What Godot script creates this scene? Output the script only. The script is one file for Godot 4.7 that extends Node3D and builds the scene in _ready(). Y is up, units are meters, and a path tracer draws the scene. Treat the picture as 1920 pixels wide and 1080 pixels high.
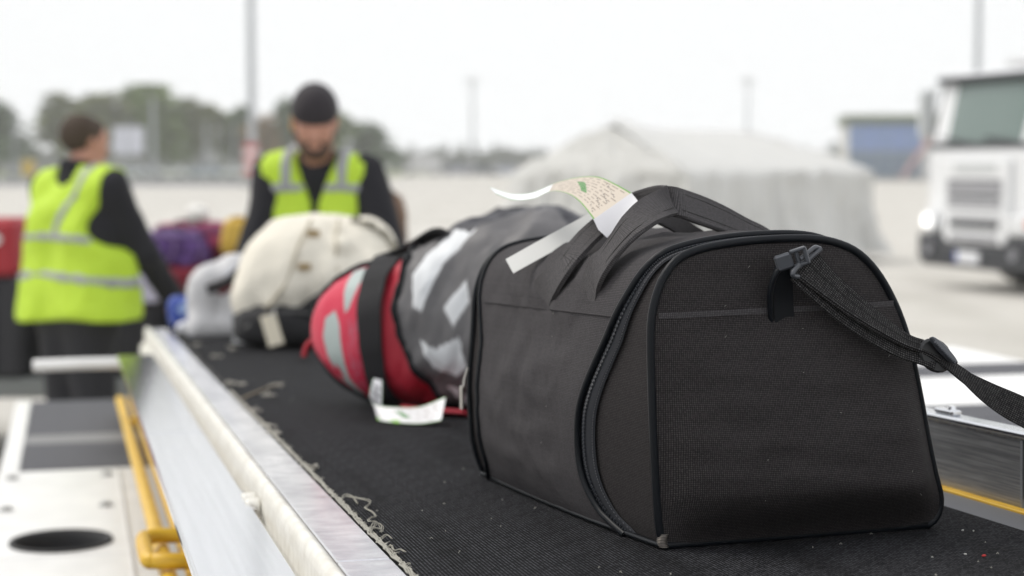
extends Node3D
# Airport baggage belt with bags, two handlers, apron behind. Metres, y up.

var X := Transform3D.IDENTITY            # applied to every vertex that the shape helpers add
var rng := RandomNumberGenerator.new()
var noise := FastNoiseLite.new()
const YAW := 0.251222                    # heading of the belt, to the left of -z
const DIP := 0.038334                    # the belt runs down away from the viewer
const BELT_O := Vector3(0.003, 1.2636, 0.0118)

# ------------------------------------------------------------------ frames
func belt_basis() -> Basis:
	return Basis(Vector3.UP, YAW) * Basis(Vector3.RIGHT, -DIP)

func belt_at(u: float, v: float, turn := 0.0, w := 0.0) -> Transform3D:
	var b := belt_basis()
	return Transform3D(b * Basis(Vector3.UP, deg_to_rad(turn)), BELT_O + b * Vector3(u, w, -v))

func flat_at(u: float, v: float, h: float, turn := 0.0) -> Transform3D:   # level frame along the loader
	var b := Basis(Vector3.UP, YAW)
	var p := b * Vector3(u, 0, -v)
	return Transform3D(b * Basis(Vector3.UP, deg_to_rad(turn)), Vector3(BELT_O.x + p.x, h, BELT_O.z + p.z))

# ------------------------------------------------------------------ shapes
func sf() -> SurfaceTool:
	var st := SurfaceTool.new()
	st.begin(Mesh.PRIMITIVE_TRIANGLES)
	st.set_smooth_group(0)
	st.set_uv(Vector2.ZERO)
	return st

func vert(st: SurfaceTool, p: Vector3, uv := Vector2.ZERO) -> void:
	st.set_uv(uv)
	st.add_vertex(X * p)

func quad(st: SurfaceTool, a: Vector3, b: Vector3, c: Vector3, d: Vector3, ua := Vector2(0, 0), ub := Vector2(1, 0), uc := Vector2(1, 1), ud := Vector2(0, 1)) -> void:
	vert(st, a, ua); vert(st, b, ub); vert(st, c, uc)
	vert(st, a, ua); vert(st, c, uc); vert(st, d, ud)

var tones := []          # grey vertex tones for the next grid, if any
var tone_width := 0

func grid(st: SurfaceTool, rows: Array, uvs: Array = [], group := 0) -> void:
	st.set_smooth_group(group)
	var uv: Array = uvs
	if uv.is_empty():
		var v := 0.0
		for i in rows.size():
			var r: PackedVector3Array = rows[i]
			if i > 0:
				var q: PackedVector3Array = rows[i - 1]
				v += r[r.size() / 2].distance_to(q[q.size() / 2])
			var line := PackedVector2Array()
			var u := 0.0
			for j in r.size():
				if j > 0:
					u += r[j].distance_to(r[j - 1])
				line.append(Vector2(u, v))
			uv.append(line)
	for i in rows.size() - 1:
		var a: PackedVector3Array = rows[i]
		var b: PackedVector3Array = rows[i + 1]
		var ua: PackedVector2Array = uv[i]
		var ub: PackedVector2Array = uv[i + 1]
		for j in a.size() - 1:
			if tones.is_empty():
				quad(st, a[j], a[j + 1], b[j + 1], b[j], ua[j], ua[j + 1], ub[j + 1], ub[j])
			else:
				for q in [[0, 0], [0, 1], [1, 1], [0, 0], [1, 1], [1, 0]]:
					var g: float = tones[(i + q[0]) * tone_width + j + q[1]]
					st.set_color(Color(g, g, g))
					vert(st, (b if q[0] else a)[j + q[1]], (ub if q[0] else ua)[j + q[1]])
	st.set_smooth_group(0)

func spline(pts: Array, per := 6) -> PackedVector3Array:
	var out := PackedVector3Array()
	for i in pts.size() - 1:
		var p0: Vector3 = pts[max(i - 1, 0)]
		var p1: Vector3 = pts[i]
		var p2: Vector3 = pts[i + 1]
		var p3: Vector3 = pts[min(i + 2, pts.size() - 1)]
		for k in per:
			out.append(p1.cubic_interpolate(p2, p0, p3, float(k) / per))
	out.append(pts[pts.size() - 1])
	return out

func tube(st: SurfaceTool, path: PackedVector3Array, rad: float, sides := 8, cap := true, rad_end := -1.0) -> void:
	var n := path.size()
	var r1 := rad if rad_end < 0.0 else rad_end
	var side := Vector3.ZERO
	var rows := []
	for i in n:
		var t := (path[min(i + 1, n - 1)] - path[max(i - 1, 0)]).normalized()
		if side == Vector3.ZERO:
			side = t.cross(Vector3.UP if absf(t.y) < 0.9 else Vector3.RIGHT).normalized()
		side = (side - t * side.dot(t)).normalized()
		var up := side.cross(t)
		var r := lerpf(rad, r1, float(i) / (n - 1))
		var ring := PackedVector3Array()
		for k in sides + 1:
			var a := TAU * k / sides
			ring.append(path[i] + (side * cos(a) + up * sin(a)) * r)
		rows.append(ring)
	grid(st, rows)
	if cap:
		for e in [0, n - 1]:
			var ring2: PackedVector3Array = rows[e]
			st.set_smooth_group(-1)
			for k in sides:
				vert(st, path[e]); vert(st, ring2[k if e else k + 1]); vert(st, ring2[k + 1 if e else k])
			st.set_smooth_group(0)

func ribbon(st: SurfaceTool, path: PackedVector3Array, across: PackedVector3Array, width: PackedFloat32Array, thick: float) -> void:
	# a strap: rectangular section swept along path
	var n := path.size()
	var f := [[], [], [], []]
	var uf := [[], [], [], []]
	var run := 0.0
	for i in n:
		var t := (path[min(i + 1, n - 1)] - path[max(i - 1, 0)]).normalized()
		var w := (across[i] - t * across[i].dot(t)).normalized()
		var up := w.cross(t)
		var hw := width[i] / 2.0
		if i > 0:
			run += path[i].distance_to(path[i - 1])
		var c := [path[i] - w * hw + up * thick / 2, path[i] + w * hw + up * thick / 2, path[i] + w * hw - up * thick / 2, path[i] - w * hw - up * thick / 2]
		for k in 4:
			f[k].append(PackedVector3Array([c[k], c[(k + 1) % 4]]))
			var ww: float = width[0] if k % 2 == 0 else thick
			uf[k].append(PackedVector2Array([Vector2(0, run), Vector2(ww, run)]))
	for k in 4:
		grid(st, f[k], uf[k], k + 1)
	for e in [0, n - 1]:
		st.set_smooth_group(-1)
		quad(st, f[0][e][0], f[0][e][1], f[2][e][0], f[2][e][1])
	st.set_smooth_group(0)

func same(v: Vector3, n: int) -> PackedVector3Array:
	var a := PackedVector3Array()
	for i in n:
		a.append(v)
	return a

func nums(v: float, n: int) -> PackedFloat32Array:
	var a := PackedFloat32Array()
	for i in n:
		a.append(v)
	return a

func cbox(st: SurfaceTool, c: Vector3, s: Vector3, bev := 0.004, b := Basis.IDENTITY) -> void:
	# box with chamfered edges; uvs in metres
	var h := s / 2.0
	var e := minf(bev, minf(h.x, minf(h.y, h.z)) * 0.6)
	st.set_smooth_group(-1)
	var P := func(sx, sy, sz, ax) -> Vector3:
		var p := Vector3(sx * (h.x - e), sy * (h.y - e), sz * (h.z - e))
		p[ax] += [sx, sy, sz][ax] * e
		return c + b * p
	for ax in 3:
		var ay := (ax + 1) % 3
		var az := (ax + 2) % 3
		for sg in [-1, 1]:
			var q := []
			var uq := []
			for k in [[-1, -1], [1, -1], [1, 1], [-1, 1]]:
				var sgn := [0, 0, 0]
				sgn[ax] = sg; sgn[ay] = k[0]; sgn[az] = k[1]
				q.append(P.call(sgn[0], sgn[1], sgn[2], ax))
				uq.append(Vector2(k[1] * h[az], k[0] * h[ay]) if ax == 1 else Vector2(k[0] * h[ay], k[1] * h[az]))
			if sg > 0:
				quad(st, q[3], q[2], q[1], q[0], uq[3], uq[2], uq[1], uq[0])
			else:
				quad(st, q[0], q[1], q[2], q[3], uq[0], uq[1], uq[2], uq[3])
		for s1 in [-1, 1]:
			for s2 in [-1, 1]:
				var q2 := []
				for k in [[-1, ay], [1, ay], [1, az], [-1, az]]:
					var sgn2 := [0, 0, 0]
					sgn2[ax] = k[0]; sgn2[ay] = s1; sgn2[az] = s2
					q2.append(P.call(sgn2[0], sgn2[1], sgn2[2], k[1]))
				if s1 * s2 > 0:
					quad(st, q2[0], q2[1], q2[2], q2[3])
				else:
					quad(st, q2[3], q2[2], q2[1], q2[0])
	for sx in [-1, 1]:
		for sy in [-1, 1]:
			for sz in [-1, 1]:
				var a: Vector3 = P.call(sx, sy, sz, 0)
				var d: Vector3 = P.call(sx, sy, sz, 1)
				var g: Vector3 = P.call(sx, sy, sz, 2)
				if sx * sy * sz > 0:
					vert(st, a); vert(st, g); vert(st, d)
				else:
					vert(st, a); vert(st, d); vert(st, g)
	st.set_smooth_group(0)

func lathe(st: SurfaceTool, prof: Array, seg := 20, t := Transform3D.IDENTITY, crisp := true) -> void:
	# profile of [radius, y] turned about y
	for i in prof.size() - 1:
		var rows := []
		for q in [prof[i], prof[i + 1]]:
			var ring := PackedVector3Array()
			for k in seg + 1:
				var a := TAU * k / seg
				ring.append(t * Vector3(cos(a) * q[0], q[1], sin(a) * q[0]))
			rows.append(ring)
		grid(st, rows, [], (i % 30) + 1 if crisp else 0)

func ball(st: SurfaceTool, c: Vector3, r: Vector3, seg := 16, b := Basis.IDENTITY) -> void:
	var rows := []
	for i in seg / 2 + 1:
		var p := PI * i / (seg / 2) - PI / 2
		var ring := PackedVector3Array()
		for k in seg + 1:
			var a := TAU * k / seg
			ring.append(c + b * Vector3(cos(p) * cos(a) * r.x, sin(p) * r.y, cos(p) * sin(a) * r.z))
		rows.append(ring)
	grid(st, rows)

func prism(st: SurfaceTool, poly: PackedVector2Array, depth: float, t := Transform3D.IDENTITY, bev := 0.0) -> void:
	# polygon in x,y pulled out along z, centred; front and back edges chamfered by bev
	var pol := poly
	if not Geometry2D.is_polygon_clockwise(pol):
		pol.reverse()
	var inner := pol
	if bev > 0.0:
		var off := Geometry2D.offset_polygon(pol, -bev, Geometry2D.JOIN_MITER)
		if off.size() == 1 and off[0].size() == pol.size():
			inner = off[0]
			var best := 0
			for k in inner.size():
				if inner[k].distance_to(pol[0]) < inner[best].distance_to(pol[0]):
					best = k
			var turned := PackedVector2Array()
			var dirn := 1 if Geometry2D.is_polygon_clockwise(inner) else -1
			for k in inner.size():
				turned.append(inner[posmod(best + dirn * k, inner.size())])
			inner = turned
		else:
			bev = 0.0
	var z := depth / 2.0
	var idx := Geometry2D.triangulate_polygon(inner)
	st.set_smooth_group(-1)
	for i in range(0, idx.size(), 3):
		var a := inner[idx[i]]; var b := inner[idx[i + 1]]; var c := inner[idx[i + 2]]
		for sg in [1, -1]:
			var s3 := [a, b, c] if ((b - a).cross(c - a) < 0) == (sg > 0) else [a, c, b]
			for q in s3:
				vert(st, t * Vector3(q.x, q.y, sg * z), q)
	var run := 0.0
	for i in pol.size():
		var j := (i + 1) % pol.size()
		var p := pol[i]; var q := pol[j]
		var L := p.distance_to(q)
		quad(st, t * Vector3(p.x, p.y, z - bev), t * Vector3(q.x, q.y, z - bev), t * Vector3(q.x, q.y, -z + bev), t * Vector3(p.x, p.y, -z + bev), Vector2(run, 0), Vector2(run + L, 0), Vector2(run + L, depth), Vector2(run, depth))
		if bev > 0.0:
			var pi_ := inner[i]; var qi := inner[j]
			quad(st, t * Vector3(pi_.x, pi_.y, z), t * Vector3(qi.x, qi.y, z), t * Vector3(q.x, q.y, z - bev), t * Vector3(p.x, p.y, z - bev))
			quad(st, t * Vector3(p.x, p.y, -z + bev), t * Vector3(q.x, q.y, -z + bev), t * Vector3(qi.x, qi.y, -z), t * Vector3(pi_.x, pi_.y, -z))
		run += L
	st.set_smooth_group(0)

# ------------------------------------------------------------------ things
var taken := {}
func numbered(called: String) -> String:
	var k: int = taken.get(called, 0)
	taken[called] = k + 1
	return called if k == 0 else "%s_%03d" % [called, k]

func tag(o: Node, label: String, category := "", group := "") -> void:
	if label: o.set_meta("label", label)
	if category: o.set_meta("category", category)
	if group: o.set_meta("group", group)

func thing(called: String, label: String, category: String, xf: Transform3D, group := "") -> Node3D:
	var o := Node3D.new()
	o.name = numbered(called)
	add_child(o)
	o.transform = xf
	tag(o, label, category, group)
	return o

func put(st: SurfaceTool, called: String, m: Material, parent: Node, kind := "", label := "") -> MeshInstance3D:
	st.index()
	st.generate_normals()
	var o := MeshInstance3D.new()
	o.name = called
	o.mesh = st.commit()
	o.mesh.surface_set_material(0, m)
	if parent == self:
		o.name = numbered(called)
		add_child(o)
	else:
		var k := 0
		while parent.has_node(NodePath(o.name)):
			k += 1
			o.name = "%s_%03d" % [called, k]
		parent.add_child(o, true)
	if kind: o.set_meta("kind", kind)
	if label: o.set_meta("label", label)
	return o

func again(o: Node3D, label: String, xf: Transform3D, group := "") -> Node3D:
	var c: Node3D = o.duplicate()
	c.name = numbered(String(o.name).rstrip("0123456789_") if taken.has(String(o.name).rstrip("0123456789_")) else String(o.name))
	add_child(c)
	c.transform = xf
	tag(c, label, "", group)
	return c

# ------------------------------------------------------------------ materials
func M(r: float, g: float, b: float, rough := 0.8, metal := 0.0) -> StandardMaterial3D:
	var m := StandardMaterial3D.new()
	m.albedo_color = Color(r, g, b).linear_to_srgb()
	m.roughness = rough
	m.metallic = metal
	m.cull_mode = BaseMaterial3D.CULL_DISABLED
	return m

func tex(im: Image) -> ImageTexture:
	im.generate_mipmaps()
	return ImageTexture.create_from_image(im)

func noise_image(n: int, freq: float, lo: Color, hi: Color, stretch := Vector2.ONE, sd := 1, oct := 4) -> Image:
	# seamless in both directions
	var f := FastNoiseLite.new()
	f.seed = sd
	f.frequency = 1.0
	f.fractal_octaves = oct
	var im := Image.create(n, n, false, Image.FORMAT_RGB8)
	for y in n:
		for x in n:
			var a := TAU * x / n
			var b := TAU * y / n
			var v := f.get_noise_3dv(Vector3(cos(a) * freq * stretch.x, sin(a) * freq * stretch.x, cos(b) * freq * stretch.y)) * 0.5 + f.get_noise_3dv(Vector3(sin(b) * freq * stretch.y + 7.0, cos(a) * freq * stretch.x, sin(a) * freq * stretch.x)) * 0.5
			im.set_pixel(x, y, lo.lerp(hi, clampf(v * 1.3 + 0.5, 0, 1)))
	return im

func set_tex(m: StandardMaterial3D, im: Image, metres: float, bump: Image = null, strength := 1.0) -> StandardMaterial3D:
	m.albedo_texture = tex(im)
	m.albedo_color = Color.WHITE
	m.uv1_scale = Vector3(1.0 / metres, 1.0 / metres, 1)
	if bump:
		bump.bump_map_to_normal_map(strength)
		m.normal_enabled = true
		m.normal_texture = tex(bump)
	return m

func srgb(r: float, g: float, b: float) -> Color:
	return Color(r, g, b).linear_to_srgb()

func weave(n: int, cells: int, dark: Color, light: Color, gx: float, gy: float, grain := 0.25, sd := 3) -> Array:
	# basket weave: [colour, height]
	var im := Image.create(n, n, false, Image.FORMAT_RGB8)
	var hm := Image.create(n, n, false, Image.FORMAT_RGB8)
	var r := RandomNumberGenerator.new()
	r.seed = sd
	var tone := []
	for k in cells * cells:
		tone.append(r.randf_range(1.0 - grain, 1.0 + grain))
	for y in n:
		for x in n:
			var fx := float(x) / n * cells
			var fy := float(y) / n * cells
			var k := int(fy) * cells + int(fx)
			var sx := pow(absf(sin(fx * PI)), gx)
			var sy := pow(absf(sin(fy * PI)), gy)
			var h: float = sx * sy
			var c := dark.lerp(light, clampf(h * tone[k], 0, 1))
			im.set_pixel(x, y, c)
			hm.set_pixel(x, y, Color(h, h, h))
	return [im, hm]

# ------------------------------------------------------------------ rounded bodies from distance fields
class Field:
	var lo: Vector3
	var cell: float
	var nx: int
	var ny: int
	var nz: int
	var d := PackedFloat32Array()

func field(lo: Vector3, hi: Vector3, cell: float) -> Field:
	var F := Field.new()
	F.lo = lo
	F.cell = cell
	F.nx = int(ceil((hi.x - lo.x) / cell)) + 1
	F.ny = int(ceil((hi.y - lo.y) / cell)) + 1
	F.nz = int(ceil((hi.z - lo.z) / cell)) + 1
	F.d.resize(F.nx * F.ny * F.nz)
	F.d.fill(9.0)
	return F

func cap(F: Field, a: Vector3, b: Vector3, ra: float, rb: float, k := 0.03, flat := Vector3.ONE) -> void:
	# joins a tapered capsule to the field; flat squeezes it about its middle
	var reach := maxf(ra, rb) / minf(flat.x, minf(flat.y, flat.z)) + k + F.cell * 3.0
	var mn := (Vector3(minf(a.x, b.x), minf(a.y, b.y), minf(a.z, b.z)) - Vector3.ONE * reach - F.lo) / F.cell
	var mx := (Vector3(maxf(a.x, b.x), maxf(a.y, b.y), maxf(a.z, b.z)) + Vector3.ONE * reach - F.lo) / F.cell
	var mid := (a + b) / 2.0
	var A := (a - mid) * flat
	var ba := (b - mid) * flat - A
	var bb := maxf(ba.dot(ba), 1e-9)
	for z in range(maxi(0, int(mn.z)), mini(F.nz - 1, int(mx.z)) + 1):
		for y in range(maxi(0, int(mn.y)), mini(F.ny - 1, int(mx.y)) + 1):
			var i := (z * F.ny + y) * F.nx
			for x in range(maxi(0, int(mn.x)), mini(F.nx - 1, int(mx.x)) + 1):
				var pa := (F.lo + Vector3(x, y, z) * F.cell - mid) * flat - A
				var h := clampf(pa.dot(ba) / bb, 0.0, 1.0)
				var dd := (pa - ba * h).length() - lerpf(ra, rb, h)
				var o := F.d[i + x]
				var e := clampf(0.5 + 0.5 * (o - dd) / k, 0.0, 1.0)
				F.d[i + x] = lerpf(o, dd, e) - k * e * (1.0 - e)

func net(st: SurfaceTool, F: Field, off := 0.0, cut: Variant = null, rough := 0.0) -> void:
	# surface nets of (field - off), cut away where cut(p) > 0
	var nx := F.nx
	var ny := F.ny
	var nz := F.nz
	var v := PackedFloat32Array()
	v.resize(F.d.size())
	var lim := F.cell * 2.5 + off
	for z in nz:
		for y in ny:
			var i := (z * ny + y) * nx
			for x in nx:
				var q := F.d[i + x]
				if q < lim:
					var p := F.lo + Vector3(x, y, z) * F.cell
					if rough > 0.0:
						q += noise.get_noise_3dv(p * 60.0) * rough + noise.get_noise_3dv(p * Vector3(160, 50, 160)) * rough * 0.4
					q -= off
					if cut != null:
						q = maxf(q, cut.call(p))
				v[i + x] = q
	var at := {}
	var pts := PackedVector3Array()
	for z in nz - 1:
		for y in ny - 1:
			for x in nx - 1:
				var i := (z * ny + y) * nx + x
				if absf(v[i]) > F.cell * 3.0:
					continue
				var cs := [v[i], v[i + 1], v[i + nx], v[i + nx + 1], v[i + nx * ny], v[i + nx * ny + 1], v[i + nx * ny + nx], v[i + nx * ny + nx + 1]]
				var neg := 0
				for c in cs:
					if c < 0.0: neg += 1
				if neg == 0 or neg == 8:
					continue
				var sum := Vector3.ZERO
				var cnt := 0
				for e in [[0, 1], [2, 3], [4, 5], [6, 7], [0, 2], [1, 3], [4, 6], [5, 7], [0, 4], [1, 5], [2, 6], [3, 7]]:
					var a: float = cs[e[0]]
					var b: float = cs[e[1]]
					if (a < 0.0) != (b < 0.0):
						var t := a / (a - b)
						var pa := Vector3(e[0] & 1, (e[0] >> 1) & 1, e[0] >> 2)
						var pb := Vector3(e[1] & 1, (e[1] >> 1) & 1, e[1] >> 2)
						sum += pa.lerp(pb, t)
						cnt += 1
				at[i] = pts.size()
				pts.append(F.lo + (Vector3(x, y, z) + sum / cnt) * F.cell)
	var sx := 1
	var sy := nx
	var sz := nx * ny
	for key in at:
		var i: int = key
		for ax in 3:
			var s1: int = [sx, sy, sz][ax]
			var s2: int = [sy, sz, sx][ax]
			var s3: int = [sz, sx, sy][ax]
			if i + s1 >= v.size() or (v[i] < 0.0) == (v[i + s1] < 0.0):
				continue
			if not (at.has(i - s2) and at.has(i - s3) and at.has(i - s2 - s3)):
				continue
			var q := [pts[at[i]], pts[at[i - s2]], pts[at[i - s2 - s3]], pts[at[i - s3]]]
			if v[i] < 0.0:
				quad(st, q[0], q[1], q[2], q[3], V2(q[0]), V2(q[1]), V2(q[2]), V2(q[3]))
			else:
				quad(st, q[3], q[2], q[1], q[0], V2(q[3]), V2(q[2]), V2(q[1]), V2(q[0]))

func V2(p: Vector3) -> Vector2:
	return Vector2(p.x + p.z, p.y)

# ================================================================== the scene
func _ready() -> void:
	rng.seed = 11
	noise.seed = 5
	noise.frequency = 0.05
	# --- camera
	var cam := Camera3D.new()
	cam.name = "camera"
	add_child(cam)
	cam.position = Vector3(0, 1.58, 0)
	cam.rotation.x = -atan(230.0 / 3200.0)
	var lens := CameraAttributesPhysical.new()
	lens.frustum_focal_length = 71.111
	lens.frustum_focus_distance = 1.70
	lens.exposure_aperture = 4.8
	lens.frustum_near = 0.05
	lens.frustum_far = 4000.0
	cam.attributes = lens
	cam.fov = rad_to_deg(2.0 * atan(0.16875))
	cam.near = 0.05
	cam.far = 4000.0
	# --- sky, air, exposure
	var we := WorldEnvironment.new()
	we.name = "world_environment"
	add_child(we)
	var env := Environment.new()
	we.environment = env
	env.background_mode = Environment.BG_SKY
	var sm := ProceduralSkyMaterial.new()
	sm.sky_top_color = Color(0.935, 0.94, 0.955)
	sm.sky_horizon_color = Color(0.965, 0.972, 0.98)
	sm.sky_curve = 0.25
	sm.sky_energy_multiplier = 1.0
	sm.ground_horizon_color = Color(0.8, 0.8, 0.78)
	sm.ground_bottom_color = Color(0.6, 0.6, 0.58)
	sm.sun_angle_max = 1.0
	var sky := Sky.new()
	sky.sky_material = sm
	env.sky = sky
	env.tonemap_mode = Environment.TONE_MAPPER_LINEAR
	env.tonemap_exposure = 1.36
	env.sdfgi_enabled = true
	env.ssao_enabled = true
	env.ssil_enabled = true
	env.fog_enabled = true
	env.fog_density = 0.0012
	env.fog_light_color = Color(0.95, 0.95, 0.93)
	# --- veiled sun, high on the left
	var sun := DirectionalLight3D.new()
	sun.name = "sun"
	add_child(sun)
	sun.rotation = Vector3(deg_to_rad(-52), deg_to_rad(-112), 0)
	sun.light_energy = 0.5
	sun.light_color = Color(1.0, 0.98, 0.95)
	sun.light_angular_distance = 25.0
	sun.shadow_enabled = true
	textures()
	setting()
	background()
	loader()
	black_bag()
	sports_bag()
	navy_bag()
	belt_bags()
	luggage_cart()
	workers()

var T := {}
func textures() -> void:
	# bag cloths
	var w := weave(128, 16, srgb(0.011, 0.0103, 0.0108), srgb(0.076, 0.069, 0.069), 0.8, 0.8, 0.25)
	T.grid_cloth = set_tex(M(1, 1, 1, 0.75), w[0], 0.029, w[1], 1.8)
	w = weave(128, 16, srgb(0.032, 0.0305, 0.032), srgb(0.091, 0.0865, 0.090), 0.25, 0.9, 0.3, 9)
	T.body_cloth = set_tex(M(1, 1, 1, 0.8), w[0], 0.030, w[1], 1.2)
	w = weave(128, 16, srgb(0.042, 0.040, 0.042), srgb(0.110, 0.105, 0.108), 0.25, 0.9, 0.3, 9)
	T.handle_cloth = set_tex(M(1, 1, 1, 0.8), w[0], 0.030, w[1], 1.2)
	w = weave(128, 16, srgb(0.006, 0.006, 0.0065), srgb(0.095, 0.092, 0.092), 0.8, 0.6, 0.3, 6)
	T.webbing = set_tex(M(1, 1, 1, 0.7), w[0], 0.040, w[1], 3.0)
	w = weave(128, 16, srgb(0.001, 0.001, 0.0015), srgb(0.100, 0.102, 0.113), 1.3, 0.7, 0.35, 7)
	T.belt_cloth = set_tex(M(1, 1, 1, 0.8), w[0], 0.060, w[1], 5.0)
	for k in ["grid_cloth", "body_cloth", "handle_cloth", "webbing", "belt_cloth"]:
		T[k].metallic_specular = 0.2
	T.vinyl = M(0.005, 0.0065, 0.009, 0.42)
	T.vinyl.metallic_specular = 0.3
	T.zip_tape = M(0.007, 0.009, 0.014, 0.8)
	T.plastic = M(0.055, 0.06, 0.07, 0.3)
	T.plastic_dark = M(0.015, 0.016, 0.018, 0.45)
	T.steel = M(0.45, 0.43, 0.40, 0.35, 1.0)
	# brushed aluminium
	T.alu = set_tex(M(1, 1, 1, 0.13, 1.0), noise_image(256, 1.2, srgb(0.64, 0.65, 0.67), srgb(0.71, 0.72, 0.74), Vector2(10, 0.2), 3), 0.8)
	T.alu_wall = set_tex(M(1, 1, 1, 0.42, 0.8), noise_image(256, 1.2, srgb(0.20, 0.21, 0.22), srgb(0.50, 0.51, 0.53), Vector2(18, 0.35), 4), 0.35)
	T.alu_patchy = set_tex(M(1, 1, 1, 0.24, 0.75), noise_image(256, 1.0, srgb(0.50, 0.50, 0.53), srgb(0.78, 0.78, 0.80), Vector2(1.2, 2.2), 8), 0.4)
	T.cream = set_tex(M(1, 1, 1, 0.45), noise_image(256, 2.0, srgb(0.60, 0.58, 0.52), srgb(0.76, 0.75, 0.70), Vector2(1, 1), 12), 0.4)
	T.white_paint = set_tex(M(1, 1, 1, 0.4), noise_image(256, 1.2, srgb(0.70, 0.70, 0.69), srgb(0.80, 0.80, 0.79), Vector2(1, 1), 13), 1.0)
	T.yellow = set_tex(M(1, 1, 1, 0.4), noise_image(128, 1.6, srgb(0.62, 0.36, 0.02), srgb(0.78, 0.50, 0.04), Vector2(1, 1), 14), 0.3)
	T.mat_grey = set_tex(M(1, 1, 1, 0.85), noise_image(256, 9.0, srgb(0.055, 0.057, 0.065), srgb(0.11, 0.112, 0.125), Vector2(1, 1), 15), 0.25)
	T.concrete = set_tex(M(1, 1, 1, 0.9), noise_image(512, 2.5, srgb(0.44, 0.425, 0.385), srgb(0.57, 0.55, 0.51), Vector2(1, 1), 16, 6), 18.0)
	T.dark = M(0.02, 0.02, 0.022, 0.7)
	T.rubber = M(0.025, 0.025, 0.027, 0.8)
	T.hivis = M(0.46, 0.66, 0.035, 0.7)
	T.reflective = M(0.30, 0.31, 0.33, 0.4)
	T.black_cloth = M(0.010, 0.010, 0.014, 0.9)
	T.skin = M(0.46, 0.235, 0.165, 0.55)
	T.glass_dark = M(0.06, 0.075, 0.075, 0.08)
	T.trunk = M(0.10, 0.08, 0.06, 0.9)

func rect(st: SurfaceTool, x0: float, z0: float, x1: float, z1: float, y: float, uvm := 1.0) -> void:
	quad(st, Vector3(x0, y, z0), Vector3(x1, y, z0), Vector3(x1, y, z1), Vector3(x0, y, z1), Vector2(x0, z0) * uvm, Vector2(x1, z0) * uvm, Vector2(x1, z1) * uvm, Vector2(x0, z1) * uvm)

func setting() -> void:
	X = Transform3D.IDENTITY
	var st := sf()
	rect(st, -230, -446, 230, 60, 0.0)
	put(st, "ground", M(0.30, 0.30, 0.27, 0.95), self, "structure")
	st = sf()
	for i in 12:
		for j in 16:
			rect(st, -150 + i * 25, -260 + j * 17.5, -125.03 + i * 25, -242.53 + j * 17.5, 0.03)
	put(st, "apron", T.concrete, self, "structure")
	st = sf()
	rect(st, -160, -203, -20, -128, 0.045)
	put(st, "taxi_road", M(0.16, 0.16, 0.175, 0.9), self, "structure")
	st = sf()
	rect(st, -260, -420, -17, -206, 0.06)
	put(st, "grass_verge", M(0.17, 0.21, 0.07, 0.95), self, "structure")

# ------------------------------------------------------------------ far things
func leaf_crown(sd: int, lobes: int, n: int, leaf: float) -> ArrayMesh:
	var r := RandomNumberGenerator.new()
	r.seed = sd
	var st := sf()
	var cs := []
	for k in lobes:
		var a := TAU * k / lobes + r.randf() * 1.5
		var h := r.randf_range(0.30, 0.86)
		var d := r.randf_range(0.05, 0.30) * (1.25 - h)
		cs.append([Vector3(cos(a) * d, h, sin(a) * d), r.randf_range(0.15, 0.24)])
	for k in n:
		var c: Array = cs[r.randi() % cs.size()]
		var dir := Vector3(r.randfn(), r.randfn(), r.randfn()).normalized()
		var p: Vector3 = c[0] + dir * c[1] * pow(r.randf(), 0.35)
		var b := Basis.from_euler(Vector3(r.randf() * TAU, r.randf() * TAU, 0))
		var s := leaf * r.randf_range(0.6, 1.3)
		st.set_smooth_group(-1)
		var t := r.randf_range(0.65, 1.3)
		st.set_color(Color(t, t * r.randf_range(0.95, 1.05), t))
		quad(st, p + b * Vector3(-s, -s * 0.5, 0), p + b * Vector3(s * 0.9, -s * 0.6, s * 0.2), p + b * Vector3(s, s * 0.6, 0), p + b * Vector3(-s * 0.8, s * 0.5, s * 0.25))
	st.generate_normals()
	return st.commit()

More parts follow.
